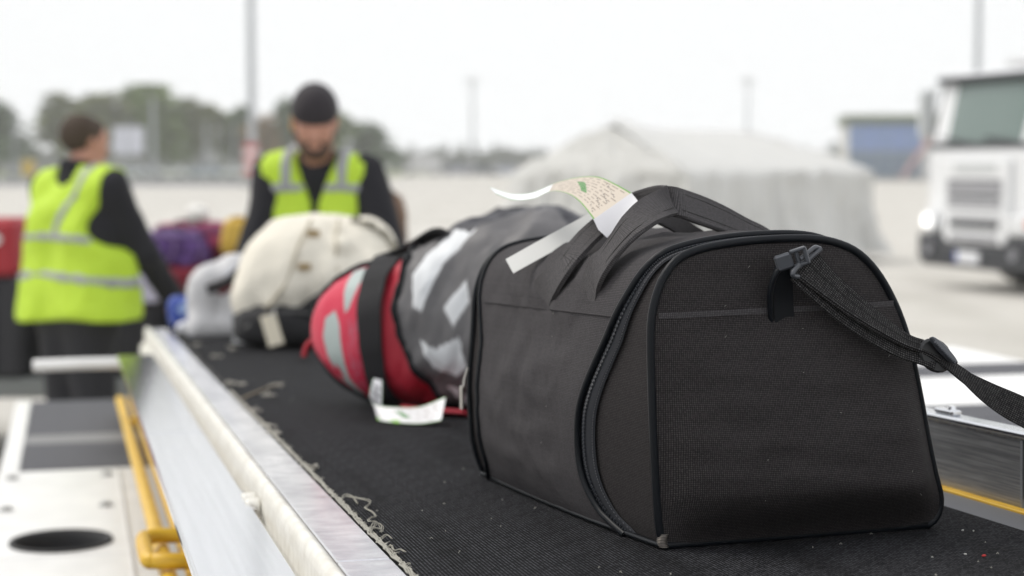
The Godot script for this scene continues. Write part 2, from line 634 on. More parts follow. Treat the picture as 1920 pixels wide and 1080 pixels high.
func background() -> void:
	X = Transform3D.IDENTITY
	# --- trees, left to right
	var crowns := [leaf_crown(3, 9, 900, 0.045), leaf_crown(7, 7, 800, 0.05), leaf_crown(12, 11, 1000, 0.042)]
	var cols := [Color(0.16, 0.185, 0.055), Color(0.12, 0.19, 0.025), Color(0.065, 0.13, 0.04), Color(0.26, 0.165, 0.065)]
	var leafm := []
	for c in cols:
		var m := M(c.r, c.g, c.b, 0.8)
		m.vertex_color_use_as_albedo = true
		m.backlight_enabled = true
		m.backlight = Color(0.2, 0.25, 0.1)
		leafm.append(m)
	# [pixel-free data: x, z, height, width, colour, crown, label]
	var rows := [
		[-70.0, -232.0, 10.5, 9.0, 2, 0, "dark green tree at the far left edge, half hidden by the frame"],
		[-61.5, -238.0, 11.6, 10.5, 0, 1, "broad grey-green tree above the left handler's left shoulder"],
		[-56.0, -230.0, 12.0, 10.0, 0, 2, "tall grey-green tree directly behind the left handler's head"],
		[-50.5, -236.0, 12.6, 10.0, 1, 0, "full green tree just right of the left handler's head"],
		[-46.5, -228.0, 13.0, 8.5, 1, 2, "tallest pointed green tree behind the white billboard"],
		[-42.5, -233.0, 10.8, 8.0, 0, 1, "lower rounded tree sloping down right of the tallest tree"],
		[-38.6, -240.0, 9.0, 7.5, 1, 0, "small green tree in the dip of the tree line"],
		[-35.2, -231.0, 10.2, 6.4, 2, 2, "dark conifer-like tree left of the rust coloured tree"],
		[-33.0, -226.0, 8.4, 5.6, 3, 1, "rust coloured autumn tree between two dark green trees"],
		[-30.2, -232.0, 10.6, 6.0, 2, 0, "dark green tree left of the tall grey mast"],
		[-27.0, -236.0, 8.4, 6.0, 1, 2, "green tree behind the mast and the right handler"],
		[-24.0, -229.0, 9.4, 6.2, 1, 1, "light green tree hidden behind the right handler's shoulder"],
		[-20.0, -238.0, 7.6, 8.0, 2, 0, "low dark tree right of the right handler's head"],
	]
	for q in rows:
		var t := thing("tree", q[6], "tree", Transform3D(Basis.IDENTITY, Vector3(q[0], 0.05, q[1])), "trees beyond the airfield fence")
		var st := sf()
		var tp := spline([Vector3(0, 0, 0), Vector3(0.1, q[2] * 0.3, 0.05), Vector3(-0.05, q[2] * 0.75, 0)], 4)
		tube(st, tp, 0.28, 7, true, 0.06)
		for k in 4:
			var a: float = k * 1.7 + q[0]
			var h: float = q[2] * (0.28 + 0.1 * k)
			tube(st, PackedVector3Array([Vector3(0, h, 0), Vector3(cos(a) * q[3] * 0.16, h + q[2] * 0.14, sin(a) * q[3] * 0.16), Vector3(cos(a) * q[3] * 0.28, h + q[2] * 0.22, sin(a) * q[3] * 0.28)]), 0.12, 5, true, 0.03)
		put(st, "trunk", T.trunk, t)
		var c := MeshInstance3D.new()
		c.name = "crown"
		c.mesh = crowns[q[5]]
		c.material_override = leafm[q[4]]
		c.scale = Vector3(q[3] * 1.6, q[2] * 0.98, q[3] * 1.6)
		c.rotation.y = q[0]
		t.add_child(c)
	# far hedge-like wood on the horizon
	var st2 := sf()
	var r := RandomNumberGenerator.new()
	r.seed = 4
	for k in 16000:
		var x := r.randf_range(-150, 190)
		var top := 5.2 + noise.get_noise_1d(x * 9.0) * 3.5 + noise.get_noise_1d(x * 40.0) * 1.2
		var p := Vector3(x, r.randf() * maxf(top, 2.0), -430 + r.randf_range(-8, 8))
		var b := Basis.from_euler(Vector3(r.randf() * TAU, r.randf() * TAU, 0))
		st2.set_smooth_group(-1)
		quad(st2, p + b * Vector3(-0.7, -0.4, 0), p + b * Vector3(0.7, -0.4, 0), p + b * Vector3(0.6, 0.4, 0.2), p + b * Vector3(-0.6, 0.4, 0))
	tag(put(st2, "distant_woods", M(0.06, 0.085, 0.06, 0.9), self, "stuff"), "low dark green strip of woods along the horizon", "woods")
	# --- masts and lamp posts [x, z, height, radius, label]
	var posts := [
		[-17.6, -116.0, 30.0, 0.30, "tall pale grey floodlight mast left of the right handler", true],
		[33.6, -124.0, 45.0, 0.26, "tall faint floodlight mast rising behind the white truck cab", true],
		[-8.3, -360.0, 19.5, 0.35, "faint far floodlight mast in the sky right of the right handler", true],
		[49.5, -360.0, 19.5, 0.35, "faint far floodlight mast in the sky above the tarpaulin", true],
		[-31.4, -150.0, 7.4, 0.22, "grey lamp post right of the white billboard", false],
		[-34.6, -154.0, 5.4, 0.10, "thin pale post just left of the thick grey lamp post", false],
		[-26.8, -150.0, 5.2, 0.16, "pale lamp post before the dip in the tree line", false],
		[-24.0, -148.0, 5.0, 0.09, "thin post in front of the rust coloured tree", false],
		[-38.6, -150.0, 6.0, 0.16, "pale lamp post above the left handler's left shoulder", false],
		[-43.6, -150.0, 5.6, 0.12, "pale post near the left edge above the yellow board", false],
	]
	for q in posts:
		var t := thing("floodlight_mast" if q[5] else "lamp_post", q[4], "mast" if q[5] else "lamp post", Transform3D(Basis.IDENTITY, Vector3(q[0], 0.05, q[1])), "masts and posts across the apron")
		var st := sf()
		tube(st, PackedVector3Array([Vector3.ZERO, Vector3(0, q[2] * 0.5, 0), Vector3(0, q[2], 0)]), q[3], 12, true, q[3] * 0.6)
		put(st, "pole", M(0.40, 0.42, 0.44, 0.5, 0.3), t)
		st = sf()
		lathe(st, [[q[3] * 2.2, 0.0], [q[3] * 2.2, 0.12], [q[3] * 1.3, 0.2], [q[3] * 1.2, 0.5]], 12)
		put(st, "base", M(0.35, 0.35, 0.34, 0.9), t)
		st = sf()
		if q[5]:
			for k in 3:
				cbox(st, Vector3((k - 1) * 1.0, q[2] - 0.2, 0.2), Vector3(0.8, 0.5, 0.5), 0.05)
			cbox(st, Vector3(0, q[2] - 0.55, 0), Vector3(3.2, 0.14, 0.3), 0.02)
		else:
			cbox(st, Vector3(0, q[2], 0.3), Vector3(0.22, 0.12, 0.7), 0.03)
		put(st, "lamp_head", M(0.45, 0.46, 0.47, 0.5), t)
	# red and white board at the foot of the near mast
	var bd := thing("warning_board", "red and white striped warning board at the foot of the tall mast", "sign", Transform3D(Basis.IDENTITY, Vector3(-17.4, 0.05, -114.0)))
	var sb := sf()
	for s in [-0.4, 0.4]:
		tube(sb, PackedVector3Array([Vector3(s, 0, 0.05), Vector3(s, 3.0, 0.05)]), 0.03, 6)
	put(sb, "support", M(0.4, 0.4, 0.4, 0.5), bd)
	for k in 5:
		sb = sf()
		cbox(sb, Vector3(0, 1.1 + k * 0.42, 0), Vector3(1.1, 0.415, 0.04), 0.008)
		put(sb, "stripe_panel", M(0.50, 0.05, 0.05, 0.5) if k % 2 == 0 else M(0.75, 0.74, 0.73, 0.5), bd)
	# white billboard and yellow board
	for q in [[-37.6, -168.0, 3.0, 2.7, 2.6, Color(0.72, 0.73, 0.78), "billboard", "pale blank billboard on posts right of the left handler's head"], [-42.4, -150.0, 1.15, 1.4, 0.6, Color(0.60, 0.42, 0.06), "marker_board", "small yellow marker board near the left edge of the apron"]]:
		var t := thing(q[6], q[7], "sign", Transform3D(Basis.IDENTITY, Vector3(q[0], 0.05, q[1])))
		var st := sf()
		cbox(st, Vector3(0, q[4] + q[3] / 2, 0), Vector3(q[2], q[3], 0.12), 0.02)
		put(st, "panel", M(q[5].r, q[5].g, q[5].b, 0.6), t)
		st = sf()
		for s in [-0.35, 0.35]:
			tube(st, PackedVector3Array([Vector3(q[2] * s, 0, -0.12), Vector3(q[2] * s, q[4] + q[3], -0.12)]), 0.06, 6)
		put(st, "support", M(0.4, 0.4, 0.4, 0.5), t)
	# --- vans and cars far across the apron [x, z, length, height, depth, colour, label, kind]
	var vans := [
		[-20.3, -250.0, 5.6, 3.0, 2.2, Color(0.70, 0.70, 0.70), "white box van parked beside the right handler's shoulder", "box_van"],
		[-13.3, -252.0, 5.9, 3.0, 2.2, Color(0.62, 0.62, 0.63), "light grey box van parked right of the white one", "box_van"],
		[-8.2, -254.0, 4.3, 1.9, 1.8, Color(0.35, 0.36, 0.42), "slate grey van at the left end of the far parked row", "parked_car"],
		[-4.4, -254.0, 4.0, 1.5, 1.7, Color(0.10, 0.11, 0.16), "dark blue car third from the right in the far row", "parked_car"],
		[-1.0, -254.0, 4.0, 1.6, 1.7, Color(0.50, 0.53, 0.62), "pale blue car in the middle of the far row", "parked_car"],
		[2.6, -253.0, 4.2, 1.7, 1.7, Color(0.62, 0.63, 0.70), "silver car beside the tarpaulin's left edge", "parked_car"],
		[-47.0, -212.0, 4.2, 1.6, 1.7, Color(0.50, 0.53, 0.60), "silver car parked under the white billboard", "parked_car"],
		[-42.3, -212.0, 4.2, 1.5, 1.7, Color(0.66, 0.67, 0.70), "white car right of the thick grey lamp post", "parked_car"],
		[-38.0, -212.0, 4.2, 1.6, 1.7, Color(0.45, 0.50, 0.60), "blue-grey car in the middle of the row before the trees", "parked_car"],
		[-33.6, -212.0, 4.2, 1.6, 1.7, Color(0.68, 0.70, 0.74), "white car left of the warning board", "parked_car"],
		[-60.5, -212.0, 4.2, 1.6, 1.7, Color(0.40, 0.41, 0.43), "grey car parked behind the yellow marker board", "parked_car"],
		[-53.0, -212.0, 4.2, 1.6, 1.7, Color(0.62, 0.62, 0.63), "light car parked left of the left handler's neck", "parked_car"],
	]
	for q in vans:
		var t := thing(q[7], q[6], "van" if q[7] == "box_van" else "car", Transform3D(Basis.IDENTITY, Vector3(q[0], 0.06, q[1])), "vehicles parked far across the apron")
		var L: float = q[2]; var H: float = q[3]; var W: float = q[4]
		var st := sf()
		if q[7] == "box_van":
			cbox(st, Vector3(0.6, 0.55 + (H - 0.55) / 2, 0), Vector3(L - 1.7, H - 0.55, W), 0.05)
			prism(st, PackedVector2Array([Vector2(-L / 2, 0.45), Vector2(-L / 2 + 1.68, 0.45), Vector2(-L / 2 + 1.68, 2.15), Vector2(-L / 2 + 0.85, 2.1), Vector2(-L / 2 + 0.3, 1.35), Vector2(-L / 2, 1.2)]), W * 0.95, Transform3D.IDENTITY, 0.05)
		else:
			prism(st, PackedVector2Array([Vector2(-L / 2, 0.3), Vector2(L / 2, 0.3), Vector2(L / 2, H * 0.6), Vector2(L * 0.36, H * 0.64), Vector2(L * 0.24, H), Vector2(-L * 0.2, H), Vector2(-L * 0.34, H * 0.64), Vector2(-L / 2, H * 0.55)]), W, Transform3D.IDENTITY, 0.05)
		put(st, "body", M(q[5].r, q[5].g, q[5].b, 0.35), t)
		st = sf()
		if q[7] == "box_van":
			cbox(st, Vector3(-L / 2 + 1.1, 1.7, 0), Vector3(0.7, 0.5, W * 0.96), 0.02)
		else:
			prism(st, PackedVector2Array([Vector2(L * 0.30, H * 0.68), Vector2(L * 0.21, H * 0.94), Vector2(-L * 0.18, H * 0.94), Vector2(-L * 0.28, H * 0.68)]), W * 1.01)
		put(st, "side_window", T.glass_dark, t)
		for s in [-0.31, 0.31]:
			for z in [-1, 1]:
				st = sf()
				lathe(st, [[0.0, -0.1], [0.2, -0.1], [0.33, -0.09], [0.33, 0.09], [0.2, 0.1], [0.0, 0.1]], 14, Transform3D(Basis(Vector3.RIGHT, PI / 2), Vector3(L * s, 0.33, z * (W / 2 - 0.08))))
				put(st, "wheel", T.rubber, t)
	building()
	tarp_trailer()
	truck()
	fence()

func fence() -> void:
	# low mesh fence posts along the grass
	var st := sf()
	var proto: Node3D = null
	for k in 14:
		var xf := Transform3D(Basis.IDENTITY, Vector3(-72 + k * 3.9, 0.06, -222))
		if proto == null:
			proto = thing("fence_panel", "grey wire fence panel before the trees", "fence", xf, "fence panels along the tree line")
			tube(st, PackedVector3Array([Vector3(-1.94, 0, 0), Vector3(-1.94, 2.4, 0)]), 0.05, 6)
			put(st, "post", M(0.4, 0.42, 0.43, 0.6), proto)
			st = sf()
			for j in 8:
				tube(st, PackedVector3Array([Vector3(-1.94, 0.3 + j * 0.28, 0), Vector3(1.94, 0.3 + j * 0.28, 0)]), 0.02, 4, false)
			put(st, "wire", M(0.4, 0.42, 0.43, 0.6), proto, "stuff")
		else:
			again(proto, "grey wire fence panel before the trees", xf, "fence panels along the tree line")

func building() -> void:
	var t := thing("hangar_building", "blue clad low building with grey-green flat roof behind the truck", "building", Transform3D(Basis(Vector3.UP, -0.12), Vector3(34.4, 0.05, -175.0)))
	var L := 26.0
	var st := sf()
	cbox(st, Vector3(L / 2, 2.9, -6), Vector3(L, 5.8, 12), 0.05)
	put(st, "wall", M(0.52, 0.52, 0.50, 0.8), t)
	for k in 5:
		st = sf()
		cbox(st, Vector3(0.75 + k * 1.44, 4.35, 0.05), Vector3(1.40, 2.7, 0.1), 0.02)
		put(st, "cladding_panel", M(0.20, 0.28, 0.48 + 0.02 * (k % 2), 0.5), t)
		st = sf()
		cbox(st, Vector3(0.75 + k * 1.44, 1.6, 0.05), Vector3(1.34, 2.6, 0.1), 0.02)
		put(st, "window", M(0.16, 0.21, 0.28, 0.2), t)
	for k in 2:
		st = sf()
		cbox(st, Vector3(8.6 + k * 3.0, 2.2, 0.06), Vector3(2.4, 4.2, 0.12), 0.03)
		put(st, "door", M(0.60, 0.60, 0.60, 0.6), t)
	st = sf()
	X = Transform3D(Basis(Vector3.BACK, -0.6), Vector3(6.9, 2.6, 0.4))
	cbox(st, Vector3(0, 0, 0), Vector3(0.45, 5.6, 0.1), 0.02)
	X = Transform3D.IDENTITY
	put(st, "barrier_arm", M(0.60, 0.40, 0.40, 0.5), t)
	st = sf()
	cbox(st, Vector3(L / 2, 6.25, -6), Vector3(L + 0.8, 0.9, 13), 0.08)
	put(st, "roof", M(0.17, 0.20, 0.14, 0.9), t)

func tarp_trailer() -> void:
	# covered trailer; local x along the long side
	var K := Vector3(2.58, 0.03, -25.0)
	var ex := (Vector3(5.95, 0.03, -28.0) - K)
	var Ls := ex.length()
	var b := Basis(Vector3.UP, -atan2(ex.z, ex.x))
	var t := thing("covered_trailer", "luggage trailer under a crumpled white tarpaulin on the apron", "trailer", Transform3D(b, K))
	var D := 3.9
	var st := sf()
	var r := FastNoiseLite.new()
	r.seed = 21
	r.frequency = 0.9
	var rows := []
	var nh := 40
	var np := 180
	var per := 2.0 * (Ls + D)
	for i in nh + 1:
		var s := float(i) / nh
		var ring := PackedVector3Array()
		for k in np + 1:
			var q := per * k / np
			var p := Vector2.ZERO
			var nrm := Vector2.ZERO
			if q < Ls: p = Vector2(q, 0); nrm = Vector2(0, 1)
			elif q < Ls + D: p = Vector2(Ls, -(q - Ls)); nrm = Vector2(1, 0)
			elif q < 2 * Ls + D: p = Vector2(Ls - (q - Ls - D), -D); nrm = Vector2(0, -1)
			else: p = Vector2(0, -D + (q - 2 * Ls - D)); nrm = Vector2(-1, 0)
			var eave := 1.42 + 0.05 * r.get_noise_1d(q * 1.7)
			var y := 0.0
			var o := p
			if s < 0.6:
				var f := s / 0.6
				y = 0.12 + (eave - 0.12) * f
				var fold := (r.get_noise_2d(q * 2.6, f * 0.5) * 0.42 + r.get_noise_2d(q * 7.0, f) * 0.12) * (1.2 - f) * (0.8 if q < Ls else 1.5)
				o = p + nrm * (0.30 * (1 - f) * (1 - f) + fold)
			else:
				var f := (s - 0.6) / 0.4
				var rid := Vector2(clampf(p.x, 0.25, Ls - 1.1), -D / 2)
				o = p.lerp(rid, f)
				y = lerpf(eave, 2.12, pow(f, 0.85)) + 0.16 * exp(-pow((o.x - 0.45) / 0.55, 2.0)) * f + r.get_noise_2d(q * 2.2, f * 2.0) * (0.05 if q < Ls else 0.20) * sin(f * PI) - (0.0 if q < Ls * 1.3 else 0.10 * f)
			ring.append(Vector3(o.x, y, o.y))
		rows.append(ring)
	grid(st, rows)
	put(st, "tarpaulin", M(0.57, 0.57, 0.55, 0.7), t)
	st = sf()
	cbox(st, Vector3(Ls / 2, 0.62, -D / 2), Vector3(Ls - 0.5, 0.9, D - 0.5), 0.05)
	put(st, "load", M(0.25, 0.25, 0.25, 0.9), t)
	for sx in [0.5, Ls - 0.5]:
		for sz in [-0.25, -D + 0.25]:
			st = sf()
			lathe(st, [[0.0, -0.08], [0.1, -0.08], [0.2, -0.07], [0.2, 0.07], [0.1, 0.08], [0.0, 0.08]], 14, Transform3D(Basis(Vector3.RIGHT, PI / 2), Vector3(sx, 0.2, sz)))
			put(st, "wheel", T.rubber, t)

func truck() -> void:
	# built facing -z, x to the driver's left seen from the cab
	var t := thing("white_truck", "white tanker truck facing left at the right edge of the apron", "truck", Transform3D(Basis(Vector3.UP, deg_to_rad(108)), Vector3(5.74, 0.03, -21.0)))
	var wp := M(0.74, 0.75, 0.76, 0.3)
	var blk := M(0.03, 0.032, 0.038, 0.5)
	var gry := M(0.32, 0.32, 0.34, 0.45)
	# cab side profile in (z,y), pulled across x
	var flip := Transform3D(Basis(Vector3(0, 0, 1), Vector3(0, 1, 0), Vector3(-1, 0, 0)), Vector3.ZERO)   # polygon x -> z
	var st := sf()
	prism(st, PackedVector2Array([Vector2(0.06, 0.62), Vector2(2.0, 0.62), Vector2(2.0, 2.70), Vector2(0.46, 2.74), Vector2(0.25, 2.68), Vector2(0.05, 1.86), Vector2(0.0, 1.70), Vector2(0.0, 0.75)]), 2.38, flip, 0.07)
	put(st, "cab", wp, t)
	st = sf()   # windscreen: a pane leaning back, wrapped at the sides
	var rows := []
	for i in 7:
		var f := i / 6.0
		var row := PackedVector3Array()
		for k in 13:
			var s := k / 12.0 * 2.0 - 1.0
			row.append(Vector3(s * (1.195 - 0.04 * f), 1.80 + 0.80 * f, 0.015 + 0.185 * f + 0.10 * pow(absf(s), 4.0)))
		rows.append(row)
	grid(st, rows)
	put(st, "windscreen", M(0.15, 0.20, 0.185, 0.05), t)
	for q in [[-0.9, -0.05], [0.05, 0.9]]:
		st = sf()
		tube(st, PackedVector3Array([Vector3(q[0], 1.81, -0.01), Vector3((q[0] + q[1]) / 2, 1.86, 0.0), Vector3(q[1], 1.89, 0.012)]), 0.014, 5)
		put(st, "wiper", blk, t)
	st = sf()
	cbox(st, Vector3(0, 1.80, 0.0), Vector3(2.3, 0.06, 0.05), 0.01)
	put(st, "windscreen_seal", blk, t)
	st = sf()
	cbox(st, Vector3(0, 2.63, 0.17), Vector3(2.32, 0.09, 0.16), 0.03)
	put(st, "sun_visor", blk, t)
	for s in [-1, 1]:
		st = sf()
		cbox(st, Vector3(s * 1.175, 2.20, 0.20), Vector3(0.05, 0.88, 0.10), 0.02, Basis(Vector3.RIGHT, 0.22))
		put(st, "window_pillar", blk, t)
		st = sf()
		prism(st, PackedVector2Array([Vector2(0.42, 1.78), Vector2(1.25, 1.70), Vector2(1.25, 2.48), Vector2(0.62, 2.52)]), 0.03, Transform3D(flip.basis, Vector3(s * 1.195, 0, 0)))
		put(st, "side_window", T.glass_dark, t)
		var door := sf()
		prism(door, PackedVector2Array([Vector2(0.36, 0.80), Vector2(1.32, 0.80), Vector2(1.32, 1.62), Vector2(0.36, 1.68)]), 0.03, Transform3D(flip.basis, Vector3(s * 1.192, 0, 0)), 0.01)
		var dm := put(door, "door", wp, t)
		st = sf()
		cbox(st, Vector3(s * 1.215, 1.35, 1.18), Vector3(0.03, 0.05, 0.2), 0.01)
		put(st, "handle", blk, dm)
		var mir := sf()
		cbox(mir, Vector3(s * 1.42, 2.22, 0.12), Vector3(0.14, 0.62, 0.22), 0.05)
		tube(mir, PackedVector3Array([Vector3(s * 1.2, 2.55, 0.35), Vector3(s * 1.42, 2.52, 0.14)]), 0.02, 6)
		tube(mir, PackedVector3Array([Vector3(s * 1.2, 1.85, 0.35), Vector3(s * 1.42, 1.95, 0.14)]), 0.02, 6)
		put(mir, "mirror", M(0.55, 0.57, 0.57, 0.3), t)
		var hl := sf()
		cbox(hl, Vector3(s * 0.98, 0.84, -0.045), Vector3(0.40, 0.25, 0.14), 0.04, Basis(Vector3.UP, s * -0.22))
		var hm := put(hl, "headlight", M(0.72, 0.73, 0.74, 0.12), t)
		if s > 0:
			var em := M(0.9, 0.9, 0.88, 0.2)
			em.emission_enabled = true
			em.emission = Color(1, 0.98, 0.93)
			em.emission_energy_multiplier = 0.5
			var lb := sf()
			ball(lb, Vector3(s * 0.98, 0.84, -0.10), Vector3(0.14, 0.10, 0.05), 10)
			put(lb, "lamp", em, hm)
			var lamp := OmniLight3D.new()
			lamp.name = "headlamp_light"
			t.add_child(lamp)
			lamp.position = Vector3(s * 0.98, 0.84, -0.2)
			lamp.light_energy = 0.03
			lamp.light_size = 0.1
			lamp.omni_range = 30.0
			lamp.omni_attenuation = 2.0
			lamp.shadow_enabled = true
		else:
			var im := sf()
			cbox(im, Vector3(s * 1.13, 0.86, 0.0), Vector3(0.1, 0.14, 0.18), 0.02)
			put(im, "indicator", M(0.65, 0.16, 0.05, 0.3), hm)
		var fl := sf()
		lathe(fl, [[0.0, 0.0], [0.07, 0.0], [0.08, -0.03]], 12, Transform3D(Basis(Vector3.RIGHT, PI / 2), Vector3(s * 0.92, 0.5, -0.115)))
		put(fl, "fog_lamp", gry, t)
	# grille
	st = sf()
	prism(st, PackedVector2Array([Vector2(-0.72, 1.62), Vector2(0.72, 1.62), Vector2(0.70, 0.66), Vector2(0.60, 0.58), Vector2(-0.60, 0.58), Vector2(-0.70, 0.66)]), 0.08, Transform3D(Basis.IDENTITY, Vector3(0, 0, -0.03)), 0.02)
	var gr := put(st, "grille", wp, t)
	for q in [[1.36, 0.028, 1.16, 0], [1.27, 0.14, 1.16, 1], [1.17, 0.028, 1.14, 0], [1.08, 0.10, 1.14, 1], [0.92, 0.03, 1.1, 1], [0.82, 0.09, 1.06, 2], [0.66, 0.08, 1.0, 1]]:
		st = sf()
		cbox(st, Vector3(0, q[0], -0.078), Vector3(q[2], q[1], 0.03), 0.008)
		put(st, "slat", [blk, gry, blk][q[3]], gr)
	st = sf()
	cbox(st, Vector3(0, 1.52, -0.075), Vector3(0.9, 0.09, 0.02), 0.005)
	put(st, "name_plate", M(0.5, 0.52, 0.52, 0.3), gr)
	st = sf()
	prism(st, PackedVector2Array([Vector2(-1.22, 0.68), Vector2(-0.74, 0.68), Vector2(-0.62, 0.55), Vector2(0.62, 0.55), Vector2(0.74, 0.68), Vector2(1.22, 0.68), Vector2(1.22, 0.36), Vector2(1.1, 0.28), Vector2(-1.1, 0.28), Vector2(-1.22, 0.36)]), 0.30, Transform3D(Basis.IDENTITY, Vector3(0, 0, 0.04)), 0.03)
	put(st, "bumper", blk, t)
	st = sf()
	cbox(st, Vector3(0.05, 0.42, -0.125), Vector3(0.52, 0.14, 0.015), 0.004)
	var pl := put(st, "number_plate", M(0.72, 0.73, 0.76, 0.4), t)
	st = sf()
	cbox(st, Vector3(0.285, 0.42, -0.135), Vector3(0.05, 0.13, 0.006), 0.002)
	put(st, "blue_band", M(0.05, 0.09, 0.4, 0.4), pl)
	# chassis, wheels, tank
	st = sf()
	cbox(st, Vector3(0, 0.62, 3.6), Vector3(0.9, 0.28, 7.0), 0.02)
	put(st, "chassis", blk, t)
	for z in [1.42, 5.4]:
		for s in [-1, 1]:
			st = sf()
			var wx := Transform3D(Basis(Vector3.BACK, PI / 2), Vector3(s * 1.02, 0.5, z))
			lathe(st, [[0.28, -0.15], [0.46, -0.15], [0.5, -0.12], [0.5, 0.12], [0.46, 0.15], [0.28, 0.15]], 24, wx)
			var wm := put(st, "wheel", T.rubber, t)
			st = sf()
			lathe(st, [[0.0, -0.06], [0.1, -0.06], [0.14, -0.1], [0.27, -0.13], [0.275, 0.13], [0.14, 0.1], [0.1, 0.06], [0.0, 0.06]], 18, wx)
			put(st, "rim", gry, wm)
	st = sf()
	prism(st, PackedVector2Array([Vector2(-1.15, 1.1), Vector2(-0.9, 0.85), Vector2(0.9, 0.85), Vector2(1.15, 1.1), Vector2(1.15, 2.2), Vector2(0.9, 2.5), Vector2(-0.9, 2.5), Vector2(-1.15, 2.2)]), 4.6, Transform3D(Basis.IDENTITY, Vector3(0, 0, 4.7)), 0.06)
	put(st, "tank", wp, t)
	st = sf()
	cbox(st, Vector3(0.2, 2.86, 1.0), Vector3(1.2, 0.08, 0.3), 0.03)
	put(st, "beacon_bar", M(0.55, 0.55, 0.55, 0.4), t)

# ------------------------------------------------------------------ the belt loader
func bp(u: float, v: float, w: float) -> Vector3:
	# belt coordinates in the loader's own level frame
	var q := Basis(Vector3.RIGHT, -DIP) * Vector3(u, w, -v)
	return q + Vector3(0, BELT_O.y, 0)

func bbox(st: SurfaceTool, u0: float, u1: float, v0: float, v1: float, w0: float, w1: float, bev := 0.004) -> void:
	cbox(st, bp((u0 + u1) / 2, (v0 + v1) / 2, (w0 + w1) / 2), Vector3(u1 - u0, w1 - w0, v1 - v0), bev, Basis(Vector3.RIGHT, -DIP))

